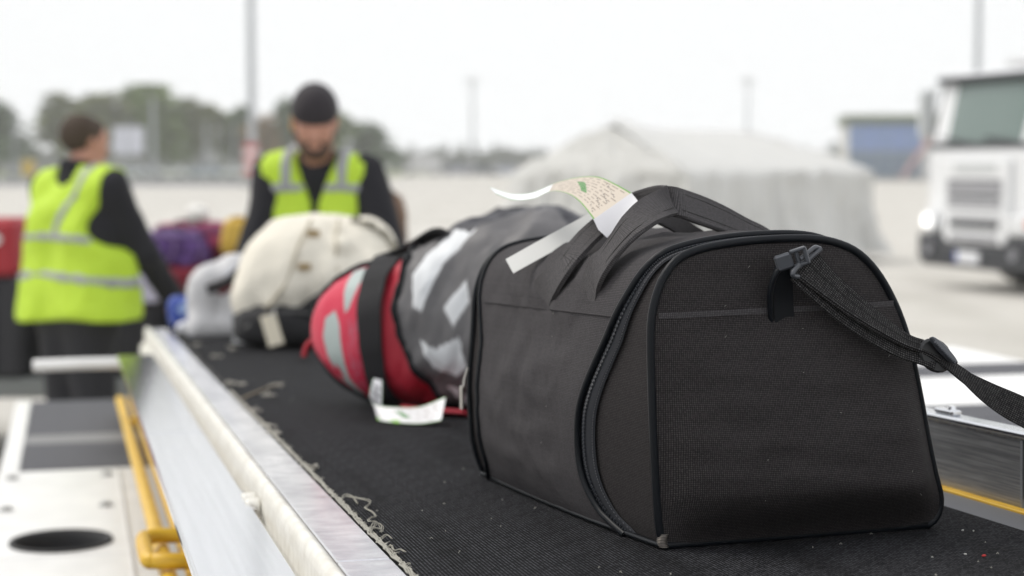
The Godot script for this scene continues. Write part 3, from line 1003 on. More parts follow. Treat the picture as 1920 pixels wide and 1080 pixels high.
func loader() -> void:
	X = Transform3D.IDENTITY
	var t := thing("belt_loader", "white baggage belt loader with black woven belt and yellow handrail", "belt loader", Transform3D(Basis(Vector3.UP, YAW), Vector3(BELT_O.x, 0, BELT_O.z)))
	var st := sf()
	# belt: flat run, then round the far roller
	var rows := []
	var uvs := []
	var cols := []
	for i in 320:
		var s := i / 319.0
		var v := -0.5 + 6.25 * minf(s / 0.9, 1.0)
		var w := 0.0
		if s > 0.9:
			var a := (s - 0.9) / 0.1 * PI
			v = 5.75 + sin(a) * 0.06
			w = -0.06 + cos(a) * 0.06
		var row := PackedVector3Array()
		var ur := PackedVector2Array()
		for k in 40:
			var u := 0.293 + 0.652 * k / 39.0
			var worn := 1.0 + 0.9 * noise.get_noise_3d(u * 260.0, v * 40.0, 5.0) + 0.5 * noise.get_noise_3d(u * 900.0, v * 300.0, 15.0) + 0.25 * exp(-pow((u - 0.42) / 0.05, 2.0))
			cols.append(clampf(worn, 0.6, 1.9))
			row.append(bp(u, v, w))
			ur.append(Vector2(u, v))
		rows.append(row)
		uvs.append(ur)
	tones = cols
	tone_width = 40
	grid(st, rows, uvs)
	tones = []
	T.belt_cloth.vertex_color_use_as_albedo = true
	var belt := put(st, "conveyor_belt", T.belt_cloth, t)
	frayed_edge(belt)
	st = sf()
	lathe(st, [[0.0, -0.36], [0.054, -0.36], [0.054, 0.36], [0.0, 0.36]], 20, Transform3D(Basis(Vector3.BACK, PI / 2), bp(0.62, 5.75, -0.062)))
	put(st, "end_roller", T.alu, t)
	st = sf()
	bbox(st, 0.30, 0.94, -0.5, 5.69, -0.11, -0.008)
	put(st, "slider_bed", T.dark, t)
	# aluminium strip beside the belt, in lengths
	for q in [[-0.5, 0.70], [0.704, 1.598], [1.602, 3.3], [3.304, 5.0], [5.004, 5.66]]:
		st = sf()
		bbox(st, 0.236, 0.288, q[0], q[1], -0.010, 0.003, 0.0015)
		put(st, "edge_strip", T.alu_patchy, t)
	# cream side beam: rounded top
	rows = []
	for q in [-0.5, 5.78]:
		var row := PackedVector3Array()
		for k in [[0.205, -0.19], [0.205, -0.055], [0.219, -0.050], [0.2195, -0.012], [0.221, -0.004], [0.225, 0.002], [0.230, 0.003], [0.2355, 0.0], [0.2355, -0.012], [0.2355, -0.19]]:
			row.append(bp(k[0], q, k[1]))
		rows.append(row)
	st = sf()
	var long := []
	for k in 40:
		var ra := PackedVector3Array()
		for j in 10:
			ra.append(rows[0][j].lerp(rows[1][j], k / 39.0))
		long.append(ra)
	grid(st, long)
	var beam := put(st, "side_beam", T.cream, t)
	for v in [1.52, 1.86, 2.42, 3.3, 4.3]:
		st = sf()
		bbox(st, 0.196, 0.219, v, v + 0.07, -0.085, -0.040, 0.004)
		put(st, "bracket", T.cream, t)
	for v in [2.13, 2.175]:
		st = sf()
		lathe(st, [[0.0, 0.012], [0.008, 0.012], [0.009, 0.004], [0.0145, 0.004], [0.0155, 0.0], [0.0155, -0.012], [0.0, -0.012]], 6, Transform3D(Basis(Vector3.BACK, PI / 2), bp(0.204, v, -0.030)))
		put(st, "adjuster_bolt", T.cream, t)
	st = sf()
	tube(st, PackedVector3Array([bp(0.206, 2.08, -0.03), bp(0.206, 2.15, -0.03), bp(0.206, 2.24, -0.03)]), 0.009, 10)
	put(st, "threaded_rod", T.steel, t)
	# folded aluminium guard
	st = sf()
	for q in [[-0.5, 2.9], [2.905, 4.80]]:
		bbox(st, 0.1085, 0.2065, q[0], q[1], -0.032, -0.020, 0.003)
	for g in 1:
		bbox(st, 0.1095, 0.1115, -0.5, 4.8, -0.020, -0.0185, 0.0006)
	put(st, "folded_guard", T.alu, t)
	st = sf()
	tube(st, PackedVector3Array([bp(0.135, 4.84, -0.045), bp(0.02, 4.86, -0.045), bp(-0.115, 4.88, -0.048)]), 0.017, 10)
	put(st, "stop_bar", T.white_paint, t)
	# yellow rail: two tubes, loop and joints
	st = sf()
	tube(st, PackedVector3Array([bp(0.128, 0.3, -0.2), bp(0.128, 2.5, -0.2), bp(0.128, 5.4, -0.2)]), 0.0135, 14)
	var y1 := put(st, "handrail_tube", T.yellow, t)
	st = sf()
	tube(st, PackedVector3Array([bp(0.166, 0.3, -0.2), bp(0.166, 2.5, -0.2), bp(0.166, 5.42, -0.2)]), 0.0115, 14)
	put(st, "handrail_tube", T.yellow, t)
	for q in [4.72, 2.35]:
		st = sf()
		tube(st, PackedVector3Array([bp(0.122, q, -0.195), bp(0.15, q, -0.195), bp(0.172, q, -0.195)]), 0.011, 10)
		put(st, "joint", T.yellow, y1)
	st = sf()
	tube(st, spline([bp(0.18, 2.79, -0.175), bp(0.13, 2.79, -0.172), bp(0.107, 2.78, -0.172), bp(0.098, 2.76, -0.172), bp(0.098, 2.60, -0.172), bp(0.107, 2.58, -0.172), bp(0.13, 2.57, -0.172), bp(0.18, 2.57, -0.175)], 5), 0.0125, 12)
	put(st, "locking_loop", T.yellow, t)
	st = sf()
	lathe(st, [[0.0, 0.01], [0.012, 0.008], [0.014, -0.02], [0.0, -0.02]], 10, Transform3D(Basis.IDENTITY, bp(0.104, 2.46, -0.20)))
	put(st, "rubber_stop", T.rubber, t)
	left_deck(t)
	right_side(t)
	# body and wheels under it all
	st = sf()
	cbox(st, Vector3(0.65, 0.52, -2.9), Vector3(1.55, 0.42, 5.2), 0.03)
	put(st, "chassis", T.dark, t)
	for z in [-1.4, -4.6]:
		for s in [0.0, 1.3]:
			st = sf()
			lathe(st, [[0.0, -0.05], [0.16, -0.06], [0.17, -0.1], [0.27, -0.1], [0.3, -0.07], [0.3, 0.07], [0.27, 0.1], [0.17, 0.1], [0.16, 0.06], [0.0, 0.05]], 22, Transform3D(Basis(Vector3.BACK, PI / 2), Vector3(s, 0.3, z)))
			put(st, "wheel", T.rubber, t)

func left_deck(t: Node3D) -> void:
	var h := 0.80
	var x0 := -0.196
	var x1 := 0.42
	# white deck with a round filler recess: four plates and a ring plate
	var cx := -0.037
	var cz := -3.632
	var q := 0.135
	for b in [[x0, x1, -3.0, cz + q], [x0, x1, cz - q, -4.50], [x0, cx - q, cz + q, cz - q], [cx + q, x1, cz + q, cz - q]]:
		var st := sf()
		cbox(st, Vector3((b[0] + b[1]) / 2, h - 0.01, (b[2] + b[3]) / 2), Vector3(absf(b[1] - b[0]) - 0.001, 0.02, absf(b[3] - b[2]) - 0.001), 0.001)
		put(st, "deck_plate", T.white_paint, t)
	var st := sf()
	st.set_smooth_group(-1)
	for k in 48:
		var a := TAU * k / 48
		var b2 := TAU * (k + 1) / 48
		var p := []
		for an in [a, b2]:
			var d := Vector2(cos(an), sin(an))
			var s := (q - 0.0005) / maxf(absf(d.x), absf(d.y))
			p.append([Vector3(cx + d.x * 0.102, h, cz + d.y * 0.102), Vector3(cx + d.x * s, h, cz + d.y * s)])
		quad(st, p[0][0], p[0][1], p[1][1], p[1][0], V2(p[0][0]), V2(p[0][1]), V2(p[1][1]), V2(p[1][0]))
	put(st, "deck_plate", T.white_paint, t)
	for b in [[-0.16, -3.12], [0.07, -3.12], [-0.16, -4.40], [0.07, -4.40], [-0.16, -4.0], [0.06, -4.0]]:
		st = sf()
		lathe(st, [[0.0, 0.009], [0.010, 0.009], [0.012, 0.006], [0.012, 0.002], [0.018, 0.002], [0.018, 0.0]], 12, Transform3D(Basis.IDENTITY, Vector3(b[0], h, b[1])))
		put(st, "deck_bolt", M(0.40, 0.40, 0.39, 0.4, 0.6), t)
	st = sf()
	lathe(st, [[0.106, h + 0.001], [0.104, h + 0.006], [0.098, h + 0.006], [0.092, h - 0.004], [0.088, h - 0.02], [0.086, h - 0.10], [0.05, h - 0.12], [0.0, h - 0.12]], 48, Transform3D(Basis.IDENTITY, Vector3(cx, 0, cz)), false)
	put(st, "filler_recess", T.rubber, t)
	for b in [[-4.502, -4.926, "anti_slip_mat"], [-4.930, -5.090, "joint_strip"], [-5.094, -5.82, "anti_slip_mat"]]:
		st = sf()
		cbox(st, Vector3(0.1375, h - 0.008, (b[0] + b[1]) / 2), Vector3(0.565, 0.02, b[0] - b[1]), 0.002)
		put(st, b[2], T.mat_grey if b[2] == "anti_slip_mat" else M(0.20, 0.20, 0.205, 0.6), t)
	st = sf()
	cbox(st, Vector3(-0.171, h - 0.012, -5.18), Vector3(0.049, 0.025, 1.355), 0.003)
	put(st, "deck_edge", T.white_paint, t)
	st = sf()
	cbox(st, Vector3(x0 + 0.03, h - 0.30, -4.4), Vector3(0.04, 0.54, 2.86), 0.005)
	put(st, "deck_skirt", M(0.03, 0.03, 0.034, 0.6), t)
	st = sf()
	cbox(st, Vector3(0.11, h - 0.14, -4.4), Vector3(0.50, 0.18, 2.8), 0.005)
	put(st, "deck_frame", T.dark, t)
	st = sf()
	cbox(st, Vector3(0.10, h + 0.003, -3.6), Vector3(0.006, 0.005, 1.75), 0.001)
	put(st, "deck_seam", M(0.55, 0.54, 0.52, 0.6), t)

func right_side(t: Node3D) -> void:
	var st := sf()
	bbox(st, 0.946, 1.0005, -0.5, 5.7, -0.012, -0.001, 0.001)
	put(st, "floor_strip", M(0.20, 0.205, 0.22, 0.4, 0.5), t)
	st = sf()
	bbox(st, 1.001, 1.0145, -0.5, 5.7, -0.012, 0.0015, 0.001)
	put(st, "yellow_line", T.yellow, t)
	for q in [[-0.5, 1.668], [1.69, 5.75]]:
		st = sf()
		bbox(st, 1.015, 1.036, q[0], q[1], -0.012, 0.078, 0.002)
		put(st, "side_wall", T.alu_wall, t)
	st = sf()
	bbox(st, 1.016, 1.035, 1.67, 1.688, 0.01, 0.078, 0.002)
	put(st, "wall_joint", T.dark, t)
	st = sf()
	bbox(st, 1.011, 1.039, -0.5, 5.75, 0.0785, 0.0865, 0.003)
	put(st, "wall_cap", T.alu, t)
	for v in [1.85, 2.9, 4.0]:
		st = sf()
		bbox(st, 1.018, 1.032, v, v + 0.045, 0.0866, 0.093, 0.002)
		lathe(st, [[0.0, 0.0045], [0.004, 0.004], [0.0055, 0.0], [0.0, 0.0]], 8, Transform3D(Basis(Vector3.RIGHT, -DIP), bp(1.025, v + 0.012, 0.093)))
		put(st, "clamp", T.alu, t)
	st = sf()
	bbox(st, 1.014, 1.036, 1.60, 1.64, 0.0866, 0.0885, 0.0006)
	put(st, "orange_mark", M(0.75, 0.28, 0.10, 0.5), t)
	# right deck with black and white cross bands
	var h := 1.10
	for b in [[-0.4, -2.90, 1], [-2.904, -3.085, 1], [-3.089, -3.51, 0], [-3.514, -3.72, 1], [-3.724, -4.10, 0]]:
		st = sf()
		cbox(st, Vector3(1.66, h - 0.012, (b[0] + b[1]) / 2), Vector3(1.20, 0.024, b[0] - b[1]), 0.003)
		put(st, "anti_slip_mat" if b[2] else "deck_plate", T.mat_grey if b[2] else T.white_paint, t)
	st = sf()
	cbox(st, Vector3(1.66, h - 0.22, -2.25), Vector3(1.18, 0.38, 3.66), 0.01)
	put(st, "deck_frame", M(0.55, 0.55, 0.55, 0.5), t)

func frayed_edge(belt: Node3D) -> void:
	# grey threads along the cut edge, and lint
	var r := RandomNumberGenerator.new()
	r.seed = 31
	var st := sf()
	for strand in 6:
		var pts := PackedVector3Array()
		var v := 1.2
		while v < 3.4:
			pts.append(bp(0.2905 + strand * 0.0008 + r.randfn(0, 0.0008), v, 0.0025 + r.randf() * 0.0022))
			v += r.randf_range(0.005, 0.012)
		tube(st, pts, 0.0009, 5, false)
	for k in 300:
		var v := 1.2 + 4.3 * pow(r.randf(), 1.3)
		var p := bp(0.292 + r.randfn(0, 0.0015), v, 0.0035)
		var d := Vector3(r.randf_range(-0.3, 1.0), r.randf_range(0.0, 0.35), r.randf_range(-1, 1)).normalized() * r.randf_range(0.002, 0.008)
		tube(st, PackedVector3Array([p, p + d * 0.5 + Vector3(0, 0.001, 0), p + d]), 0.0005, 4, false)
	put(st, "frayed_edge", M(0.33, 0.32, 0.28, 0.95), belt, "stuff")
	var lint := M(0.45, 0.43, 0.38, 0.95)
	# larger loose threads, each curling out over the belt
	for q in [
		[[0.293, 1.955, 0.003], [0.302, 1.975, 0.009], [0.309, 1.967, 0.007], [0.310, 1.935, 0.003]],
		[[0.303, 1.970, 0.008], [0.322, 1.942, 0.006], [0.321, 1.92, 0.005], [0.312, 1.892, 0.005], [0.315, 1.861, 0.005], [0.314, 1.839, 0.004], [0.306, 1.827, 0.004], [0.300, 1.802, 0.006], [0.306, 1.793, 0.006], [0.301, 1.772, 0.004], [0.297, 1.775, 0.003]],
		[[0.291, 1.735, 0.004], [0.299, 1.762, 0.010], [0.307, 1.762, 0.008], [0.303, 1.741, 0.004]],
		[[0.291, 1.728, 0.004], [0.295, 1.743, 0.008], [0.303, 1.747, 0.007]],
		[[0.296, 1.708, 0.002], [0.304, 1.719, 0.005], [0.308, 1.707, 0.003]],
		[[0.294, 1.655, 0.003], [0.296, 1.642, 0.009], [0.295, 1.623, 0.008], [0.302, 1.631, 0.006], [0.305, 1.622, 0.005]]]:
		st = sf()
		for s in 4:
			var pts := []
			for p in q:
				pts.append(bp(p[0] + r.randfn(0, 0.0010), p[1] + r.randfn(0, 0.0014), p[2] * 0.8 + absf(r.randfn(0, 0.0007))))
			tube(st, spline(pts, 6), 0.00045, 4, false)
		put(st, "loose_thread", M(0.29, 0.28, 0.24, 0.95), belt)
	for q in [[0.307, 3.57], [0.331, 3.54], [0.300, 3.02], [0.354, 3.29], [0.395, 3.48], [0.296, 2.77], [0.296, 2.66], [0.406, 4.63], [0.341, 4.35], [0.327, 4.82], [0.297, 2.25]]:
		st = sf()
		for s in 16:
			var p := bp(q[0] + r.randfn(0, 0.006), q[1] + r.randfn(0, 0.011), 0.001)
			var d := Vector3(r.randfn(0, 1), absf(r.randfn(0, 0.4)), r.randfn(0, 1)).normalized() * r.randf_range(0.005, 0.012)
			tube(st, PackedVector3Array([p, p + d * 0.5 + Vector3(0, 0.002, 0), p + d]), 0.0011, 4, false)
		put(st, "lint_tuft", lint, belt)
	st = sf()   # a straw lying across the belt
	tube(st, PackedVector3Array([bp(0.303, 3.24, 0.002), bp(0.35, 3.37, 0.004), bp(0.405, 3.51, 0.003)]), 0.002, 5)
	put(st, "straw", M(0.30, 0.25, 0.18, 0.9), belt)
	st = sf()
	for k in 130:
		var p := bp(r.randf_range(0.31, 0.93), 1.3 + 3.0 * pow(r.randf(), 1.8), 0.0012)
		var d := Vector3(r.randfn(0, 1), 0.1, r.randfn(0, 1)).normalized() * r.randf_range(0.0004, 0.0018)
		tube(st, PackedVector3Array([p - d, p + Vector3(0, 0.0012, 0), p + d]), r.randf_range(0.0003, 0.0006), 4, false)
	put(st, "lint_specks", M(0.30, 0.29, 0.26, 0.95), belt, "stuff")
	for q in [[0.884, 1.584, 0.0035, 0.4], [0.893, 1.578, 0.002, 0.4], [0.822, 1.468, 0.003, 0.45], [0.785, 1.464, 0.0025, 0.3]]:
		st = sf()
		ball(st, bp(q[0], q[1], 0.001), Vector3(q[2] * 0.6, 0.001, q[2] * 0.3), 8, Basis(Vector3.UP, q[1] * 40))
		put(st, "lint_flake", M(q[3], q[3], q[3] * 0.95, 0.9), belt)
	st = sf()
	ball(st, bp(0.835, 1.456, 0.001), Vector3(0.0025, 0.0012, 0.0012), 8)
	put(st, "lint_flake", M(0.5, 0.04, 0.04, 0.8), belt)

# ------------------------------------------------------------------ the black duffel in front
const OUT := [[0.0, 0.003], [-0.004, 0.02], [-0.006, 0.043], [-0.009, 0.095], [-0.011, 0.148], [-0.012, 0.2], [-0.011, 0.226], [-0.006, 0.248], [0.003, 0.268], [0.018, 0.284], [0.042, 0.293], [0.08, 0.299], [0.122, 0.302], [0.165, 0.302], [0.195, 0.297], [0.22, 0.286], [0.242, 0.265], [0.261, 0.235], [0.275, 0.202], [0.284, 0.169], [0.293, 0.129], [0.301, 0.09], [0.309, 0.056], [0.315, 0.036], [0.316, 0.022], [0.311, 0.010], [0.300, 0.003]]
var bag_line := PackedVector2Array()      # outline resampled evenly
var bag_nrm := PackedVector2Array()
const BAG_L := 0.545

func bag_outline() -> void:
	var pts := []
	for q in OUT:
		pts.append(Vector3(q[0], q[1], 0))
	var sp := spline(pts, 8)
	var total := 0.0
	for i in range(1, sp.size()):
		total += sp[i].distance_to(sp[i - 1])
	var n := 96
	var run := 0.0
	var i := 1
	for k in n + 1:
		var want := total * k / n
		while i < sp.size() - 1 and run + sp[i].distance_to(sp[i - 1]) < want:
			run += sp[i].distance_to(sp[i - 1])
			i += 1
		var seg := sp[i].distance_to(sp[i - 1])
		var p := sp[i - 1].lerp(sp[i], clampf((want - run) / seg, 0, 1))
		bag_line.append(Vector2(p.x, p.y))
	for k in n + 1:
		var d := bag_line[mini(k + 1, n)] - bag_line[maxi(k - 1, 0)]
		bag_nrm.append(Vector2(-d.y, d.x).normalized())

func bag_p(k: int, l: float, off := 0.0) -> Vector3:
	# point of the bag's skin: outline index, distance back from the front
	var p := bag_line[k]
	var s := clampf(l / BAG_L, 0, 1)
	var low := smoothstep(-0.01, 0.06, p.y)
	# fullest low down on the sides and along the top, flat at the shoulders
	var full := lerpf(1.25, 0.15, smoothstep(0.12, 0.225, p.y))
	full = lerpf(full, 0.55, smoothstep(0.292, 0.302, p.y))
	var b := 0.013 * sin(PI * s) * (0.4 + 0.6 * low) * full
	b += 0.010 * smoothstep(0.3, 1.0, s) * smoothstep(0.22, 0.10, p.y) * low
	var calm := smoothstep(0.0, 0.12, l - zip_l(k))
	b += calm * (noise.get_noise_3d(k * 2.6, l * 160.0, 3.0) * 0.007 + noise.get_noise_3d(k * 4.0 + l * 220.0, l * 260.0 - k * 2.0, 9.0) * 0.004 * smoothstep(0.14, 0.24, l)) * low * sin(PI * s)
	# soft dents that run down from the handles
	b -= calm * 0.007 * exp(-pow((l - 0.27 + (p.y - 0.26) * 0.5) / 0.03, 2.0)) * smoothstep(0.16, 0.27, p.y) * (1.0 if k < 60 else 0.0)
	var q := p + bag_nrm[k] * (b + off)
	return Vector3(q.x, maxf(q.y, 0.002), -l)

func zip_l(k: int) -> float:
	var arc := float(mini(k, 96 - k)) / 96.0 * 0.885
	var kn := [[0.0, 0.078], [0.02, 0.122], [0.045, 0.146], [0.075, 0.158], [0.116, 0.157], [0.15, 0.145], [0.19, 0.120], [0.235, 0.085], [0.275, 0.054], [0.315, 0.038], [0.36, 0.031], [0.45, 0.030]]
	for i in kn.size() - 1:
		if arc <= kn[i + 1][0]:
			var a: Array = kn[i]
			var b: Array = kn[i + 1]
			var pa: float = kn[maxi(i - 1, 0)][1]
			var pb: float = kn[mini(i + 2, kn.size() - 1)][1]
			return cubic_interpolate(a[1], b[1], pa, pb, (arc - a[0]) / (b[0] - a[0]))
	return 0.030

func bag_span(h: float) -> Vector2:
	# left and right of the outline at height h
	var l := 9.0
	var r := -9.0
	for k in bag_line.size() - 1:
		var a := bag_line[k]
		var b := bag_line[k + 1]
		if (a.y - h) * (b.y - h) <= 0.0 and absf(a.y - b.y) > 1e-7:
			var x := lerpf(a.x, b.x, (h - a.y) / (b.y - a.y))
			l = minf(l, x)
			r = maxf(r, x)
	return Vector2(l, r)

func face_p(a: float, h: float, sp: Vector2, off := 0.0) -> Vector3:
	var e := minf(minf(a - sp.x, sp.y - a), (0.302 - h) * 1.2)
	var f := 1.0 - exp(-maxf(e, 0.0) / 0.022)
	var low := smoothstep(-0.004, 0.060, h)
	var l := 0.050 * low * (0.35 + 0.65 * f) * (1.0 - 0.85 * smoothstep(0.05, 0.29, h))
	l += (noise.get_noise_3d(a * 120.0, h * 120.0, 40.0) * 0.009 + noise.get_noise_3d(a * 90.0 + h * 200.0, h * 380.0, 70.0) * 0.005) * f * low
	if e <= 0.0:
		l = 0.0
	return Vector3(a, h, l * f + off)

func black_bag() -> void:
	X = Transform3D.IDENTITY
	bag_outline()
	var t := thing("duffel_bag", "large black fabric duffel bag standing nearest on the belt", "duffel bag", belt_at(0.557, 1.581, 5.36))
	var n := 96
	# main body between the two zips
	var st := sf()
	var rows := []
	var uvs := []
	for i in 61:
		var row := PackedVector3Array()
		var ur := PackedVector2Array()
		for k in n + 1:
			var l0 := zip_l(k)
			var l1 := BAG_L - minf(zip_l(k) * 0.45, 0.06)
			var l := lerpf(l0, l1, i / 60.0)
			row.append(bag_p(k, l, 0.004))
			ur.append(Vector2(l, k / 96.0 * 0.885))
		rows.append(row)
		uvs.append(ur)
	grid(st, rows, uvs)
	var body := put(st, "body", T.body_cloth, t)
	# front and rear gussets in coarse cloth
	for e in 2:
		st = sf()
		rows = []
		uvs = []
		for i in 13:
			var row := PackedVector3Array()
			var ur := PackedVector2Array()
			for k in n + 1:
				var l := zip_l(k) * i / 12.0 if e == 0 else BAG_L - minf(zip_l(k) * 0.45, 0.06) * i / 12.0
				row.append(bag_p(k, l, -0.001 - 0.003 * sin(PI * i / 12.0) * smoothstep(0.0, 0.05, bag_line[k].y)))
				ur.append(Vector2(l, k / 96.0 * 0.885))
			rows.append(row)
			uvs.append(ur)
		grid(st, rows, uvs)
		put(st, "front_gusset" if e == 0 else "rear_gusset", T.grid_cloth, t)
	# zip: piping, tape, teeth
	for e in 2:
		var pipe := PackedVector3Array()
		var tape := []
		var tape_uv := []
		var stitch := PackedVector3Array()
		var teeth := sf()
		for k in n + 1:
			var l := zip_l(k)
			var s := clampf(l / 0.10, 0.42, 1.0)
			var sg := 1.0
			if e == 1:
				l = BAG_L - minf(l * 0.45, 0.06)
				sg = -1.0
				s = 0.5
			pipe.append(bag_p(k, l, 0.0055))
			var row := PackedVector3Array()
			for j in [0.002, 0.012, 0.026, 0.031]:
				row.append(bag_p(k, l - sg * j * s, 0.0022 if j < 0.03 else 0.0))
			tape.append(row)
			stitch.append(bag_p(k, l - sg * 0.029 * s, 0.0022))
		st = sf()
		tube(st, pipe, 0.0040 if e == 0 else 0.003, 9)
		put(st, "zip_piping", T.vinyl, t)
		st = sf()
		grid(st, tape)
		var tp := put(st, "zip_tape", T.zip_tape, t)
		if e == 0:
			for k in n:
				for j in 4:
					var f := j / 4.0
					var l := lerpf(zip_l(k), zip_l(k + 1), f)
					var s := clampf(l / 0.10, 0.42, 1.0)
					var p := bag_p(k, l - 0.0105 * s, 0.0035).lerp(bag_p(k + 1, l - 0.0105 * s, 0.0035), f)
					var q := bag_p(k + 1, zip_l(k + 1) - 0.0105 * s, 0.0035) - bag_p(k, zip_l(k) - 0.0105 * s, 0.0035)
					var z := Vector3(bag_nrm[k].x, bag_nrm[k].y, 0)
					var b := Basis(q.normalized().cross(z).normalized(), z, Vector3.ZERO)
					b.z = b.x.cross(b.y)
					var sd := 0.0008 if j % 2 == 0 else -0.0008
					cbox(teeth, p + b.x * sd, Vector3(0.0042, 0.0016, 0.0013), 0.0004, b)
			put(teeth, "zip_teeth", M(0.05, 0.055, 0.065, 0.35), tp, "stuff")
			var ss := sf()
			for k in n:
				for f in [0.15, 0.5, 0.85]:
					var p := stitch[k].lerp(stitch[k + 1], f)
					var d := (stitch[k + 1] - stitch[k]).normalized() * 0.001
					tube(ss, PackedVector3Array([p - d, p + d]), 0.0004, 4, false)
			put(ss, "zip_stitching", M(0.10, 0.10, 0.11, 0.8), tp, "stuff")
	# front and rear edges
	for e in 2:
		var loop := PackedVector3Array()
		for k in n + 1:
			loop.append(bag_p(k, 0.0 if e == 0 else BAG_L, 0.001) + Vector3(0, 0.001, 0))
		for k in 13:
			loop.append(Vector3(lerpf(0.300, 0.0, k / 12.0), 0.004, 0.0 if e == 0 else -BAG_L))
		st = sf()
		tube(st, loop, 0.0043 if e == 0 else 0.0036, 10)
		put(st, "front_piping" if e == 0 else "rear_piping", T.vinyl, t)
	st = sf()
	for a in [0, n]:
		var edge := PackedVector3Array()
		for i in 24:
			edge.append(bag_p(a, lerpf(0.0, BAG_L, i / 23.0), 0.004) + Vector3(0, 0.002, 0))
		tube(st, edge, 0.003, 8)
	put(st, "bottom_piping", T.vinyl, t)
	# bottom and rear panel
	st = sf()
	quad(st, Vector3(0, 0.003, 0), Vector3(0.300, 0.003, 0), Vector3(0.300, 0.003, -BAG_L), Vector3(0, 0.003, -BAG_L))
	put(st, "base_panel", T.vinyl, t)
	st = sf()
	face(st, 0.004, 0.3015, -1.0)
	put(st, "rear_panel", T.grid_cloth, t)
	# front face and its pocket
	st = sf()
	face(st, 0.004, 0.3015, 0.0)
	put(st, "front_panel", T.grid_cloth, t)
	st = sf()
	face(st, 0.005, 0.233, 0.0022)
	var pk := put(st, "front_pocket", T.grid_cloth, t)
	st = sf()
	var hp := PackedVector3Array()
	for i in 25:
		var sp := bag_span(0.232)
		var a := lerpf(sp.x + 0.004, sp.y - 0.004, i / 24.0)
		hp.append(face_p(a, 0.2305 + 0.006 * i / 24.0, sp, 0.0028))
	ribbon(st, hp, same(Vector3(0, 1, 0), 25), nums(0.006, 25), 0.0010)
	put(st, "pocket_hem", T.body_cloth, pk)
	# top seam band on the left side
	st = sf()
	var kk := 0
	while bag_line[kk].y < 0.228:
		kk += 1
	var seam := PackedVector3Array()
	var dir := PackedVector3Array()
	for i in 40:
		var l := lerpf(zip_l(kk) + 0.004, BAG_L - 0.05, i / 39.0)
		seam.append(bag_p(kk, l, 0.0052))
		dir.append((bag_p(kk + 1, l, 0.0052) - bag_p(kk, l, 0.0052)).normalized())
	ribbon(st, seam, dir, nums(0.011, 40), 0.0016)
	put(st, "seam_band", T.body_cloth, body)
	# corner wire where the piping has worn through
	st = sf()
	for k in 9:
		var f := k / 8.0
		var p := Vector3(-0.001 - 0.002 * sin(f * PI), 0.003 + 0.012 * f, 0.001)
		var ring := PackedVector3Array()
		for j in 11:
			ring.append(p + Vector3(cos(TAU * j / 10) * 0.0046, 0.0, sin(TAU * j / 10) * 0.0046))
		tube(st, ring, 0.0007, 5, false)
	put(st, "corner_wire", M(0.22, 0.20, 0.18, 0.4, 0.8), t)
	st = sf()
	lathe(st, [[0.0, 0.010], [0.0035, 0.009], [0.005, 0.004], [0.0035, 0.0], [0.0, 0.0]], 12, Transform3D(Basis(Vector3.BACK, -PI / 2), Vector3(0.3095, 0.062, -0.012)))
	put(st, "metal_stud", M(0.45, 0.38, 0.22, 0.3, 1.0), t)
	# a little lint and dust caught on the cloth
	st = sf()
	for k in 20:
		var h := rng.randf_range(0.03, 0.28)
		var sp := bag_span(h)
		var p := face_p(rng.randf_range(sp.x + 0.02, sp.y - 0.02), h, sp, 0.0030)
		if k % 3 == 0:
			p = bag_p(rng.randi_range(8, 40), rng.randf_range(0.2, 0.5), 0.0046)
		var d := Vector3(rng.randfn(0, 1), rng.randfn(0, 1), rng.randfn(0, 0.3)).normalized() * rng.randf_range(0.0004, 0.0016)
		tube(st, PackedVector3Array([p - d, p + Vector3(0, 0, 0.0002), p + d]), 0.00022, 4, false)
	put(st, "lint", M(0.30, 0.29, 0.27, 0.95), t, "stuff")
	# zip pull at the rear
	st = sf()
	tube(st, PackedVector3Array([Vector3(-0.030, 0.142, -0.520), Vector3(-0.034, 0.128, -0.522), Vector3(-0.036, 0.116, -0.522)]), 0.0018, 6)
	cbox(st, Vector3(-0.038, 0.104, -0.523), Vector3(0.003, 0.030, 0.009), 0.001)
	put(st, "zip_pull", T.steel, t)
	handles(t)
	shoulder_strap(t)
	baggage_tags(t)

func face(st: SurfaceTool, h0: float, h1: float, off: float) -> void:
	var rows := []
	var uvs := []
	var m := 44
	for i in m + 1:
		var f := float(i) / m
		var h := lerpf(h0, h1, 1.0 - pow(1.0 - f, 1.5)) if h1 > 0.25 else lerpf(h0, h1, f)
		var sp := bag_span(h)
		var row := PackedVector3Array()
		var ur := PackedVector2Array()
		for k in 49:
			var g := 0.5 - 0.5 * cos(PI * k / 48.0)
			var a := lerpf(sp.x + 0.001, sp.y - 0.001, g)
			var hh := h + (0.006 * (a / 0.3) * f if off > 0.0 else 0.0)
			var p := face_p(a, hh, sp, maxf(off, 0.0))
			if off < 0.0:
				p.z = -BAG_L - p.z
			row.append(p)
			ur.append(Vector2(a, hh))
		rows.append(row)
		uvs.append(ur)
	grid(st, rows, uvs)

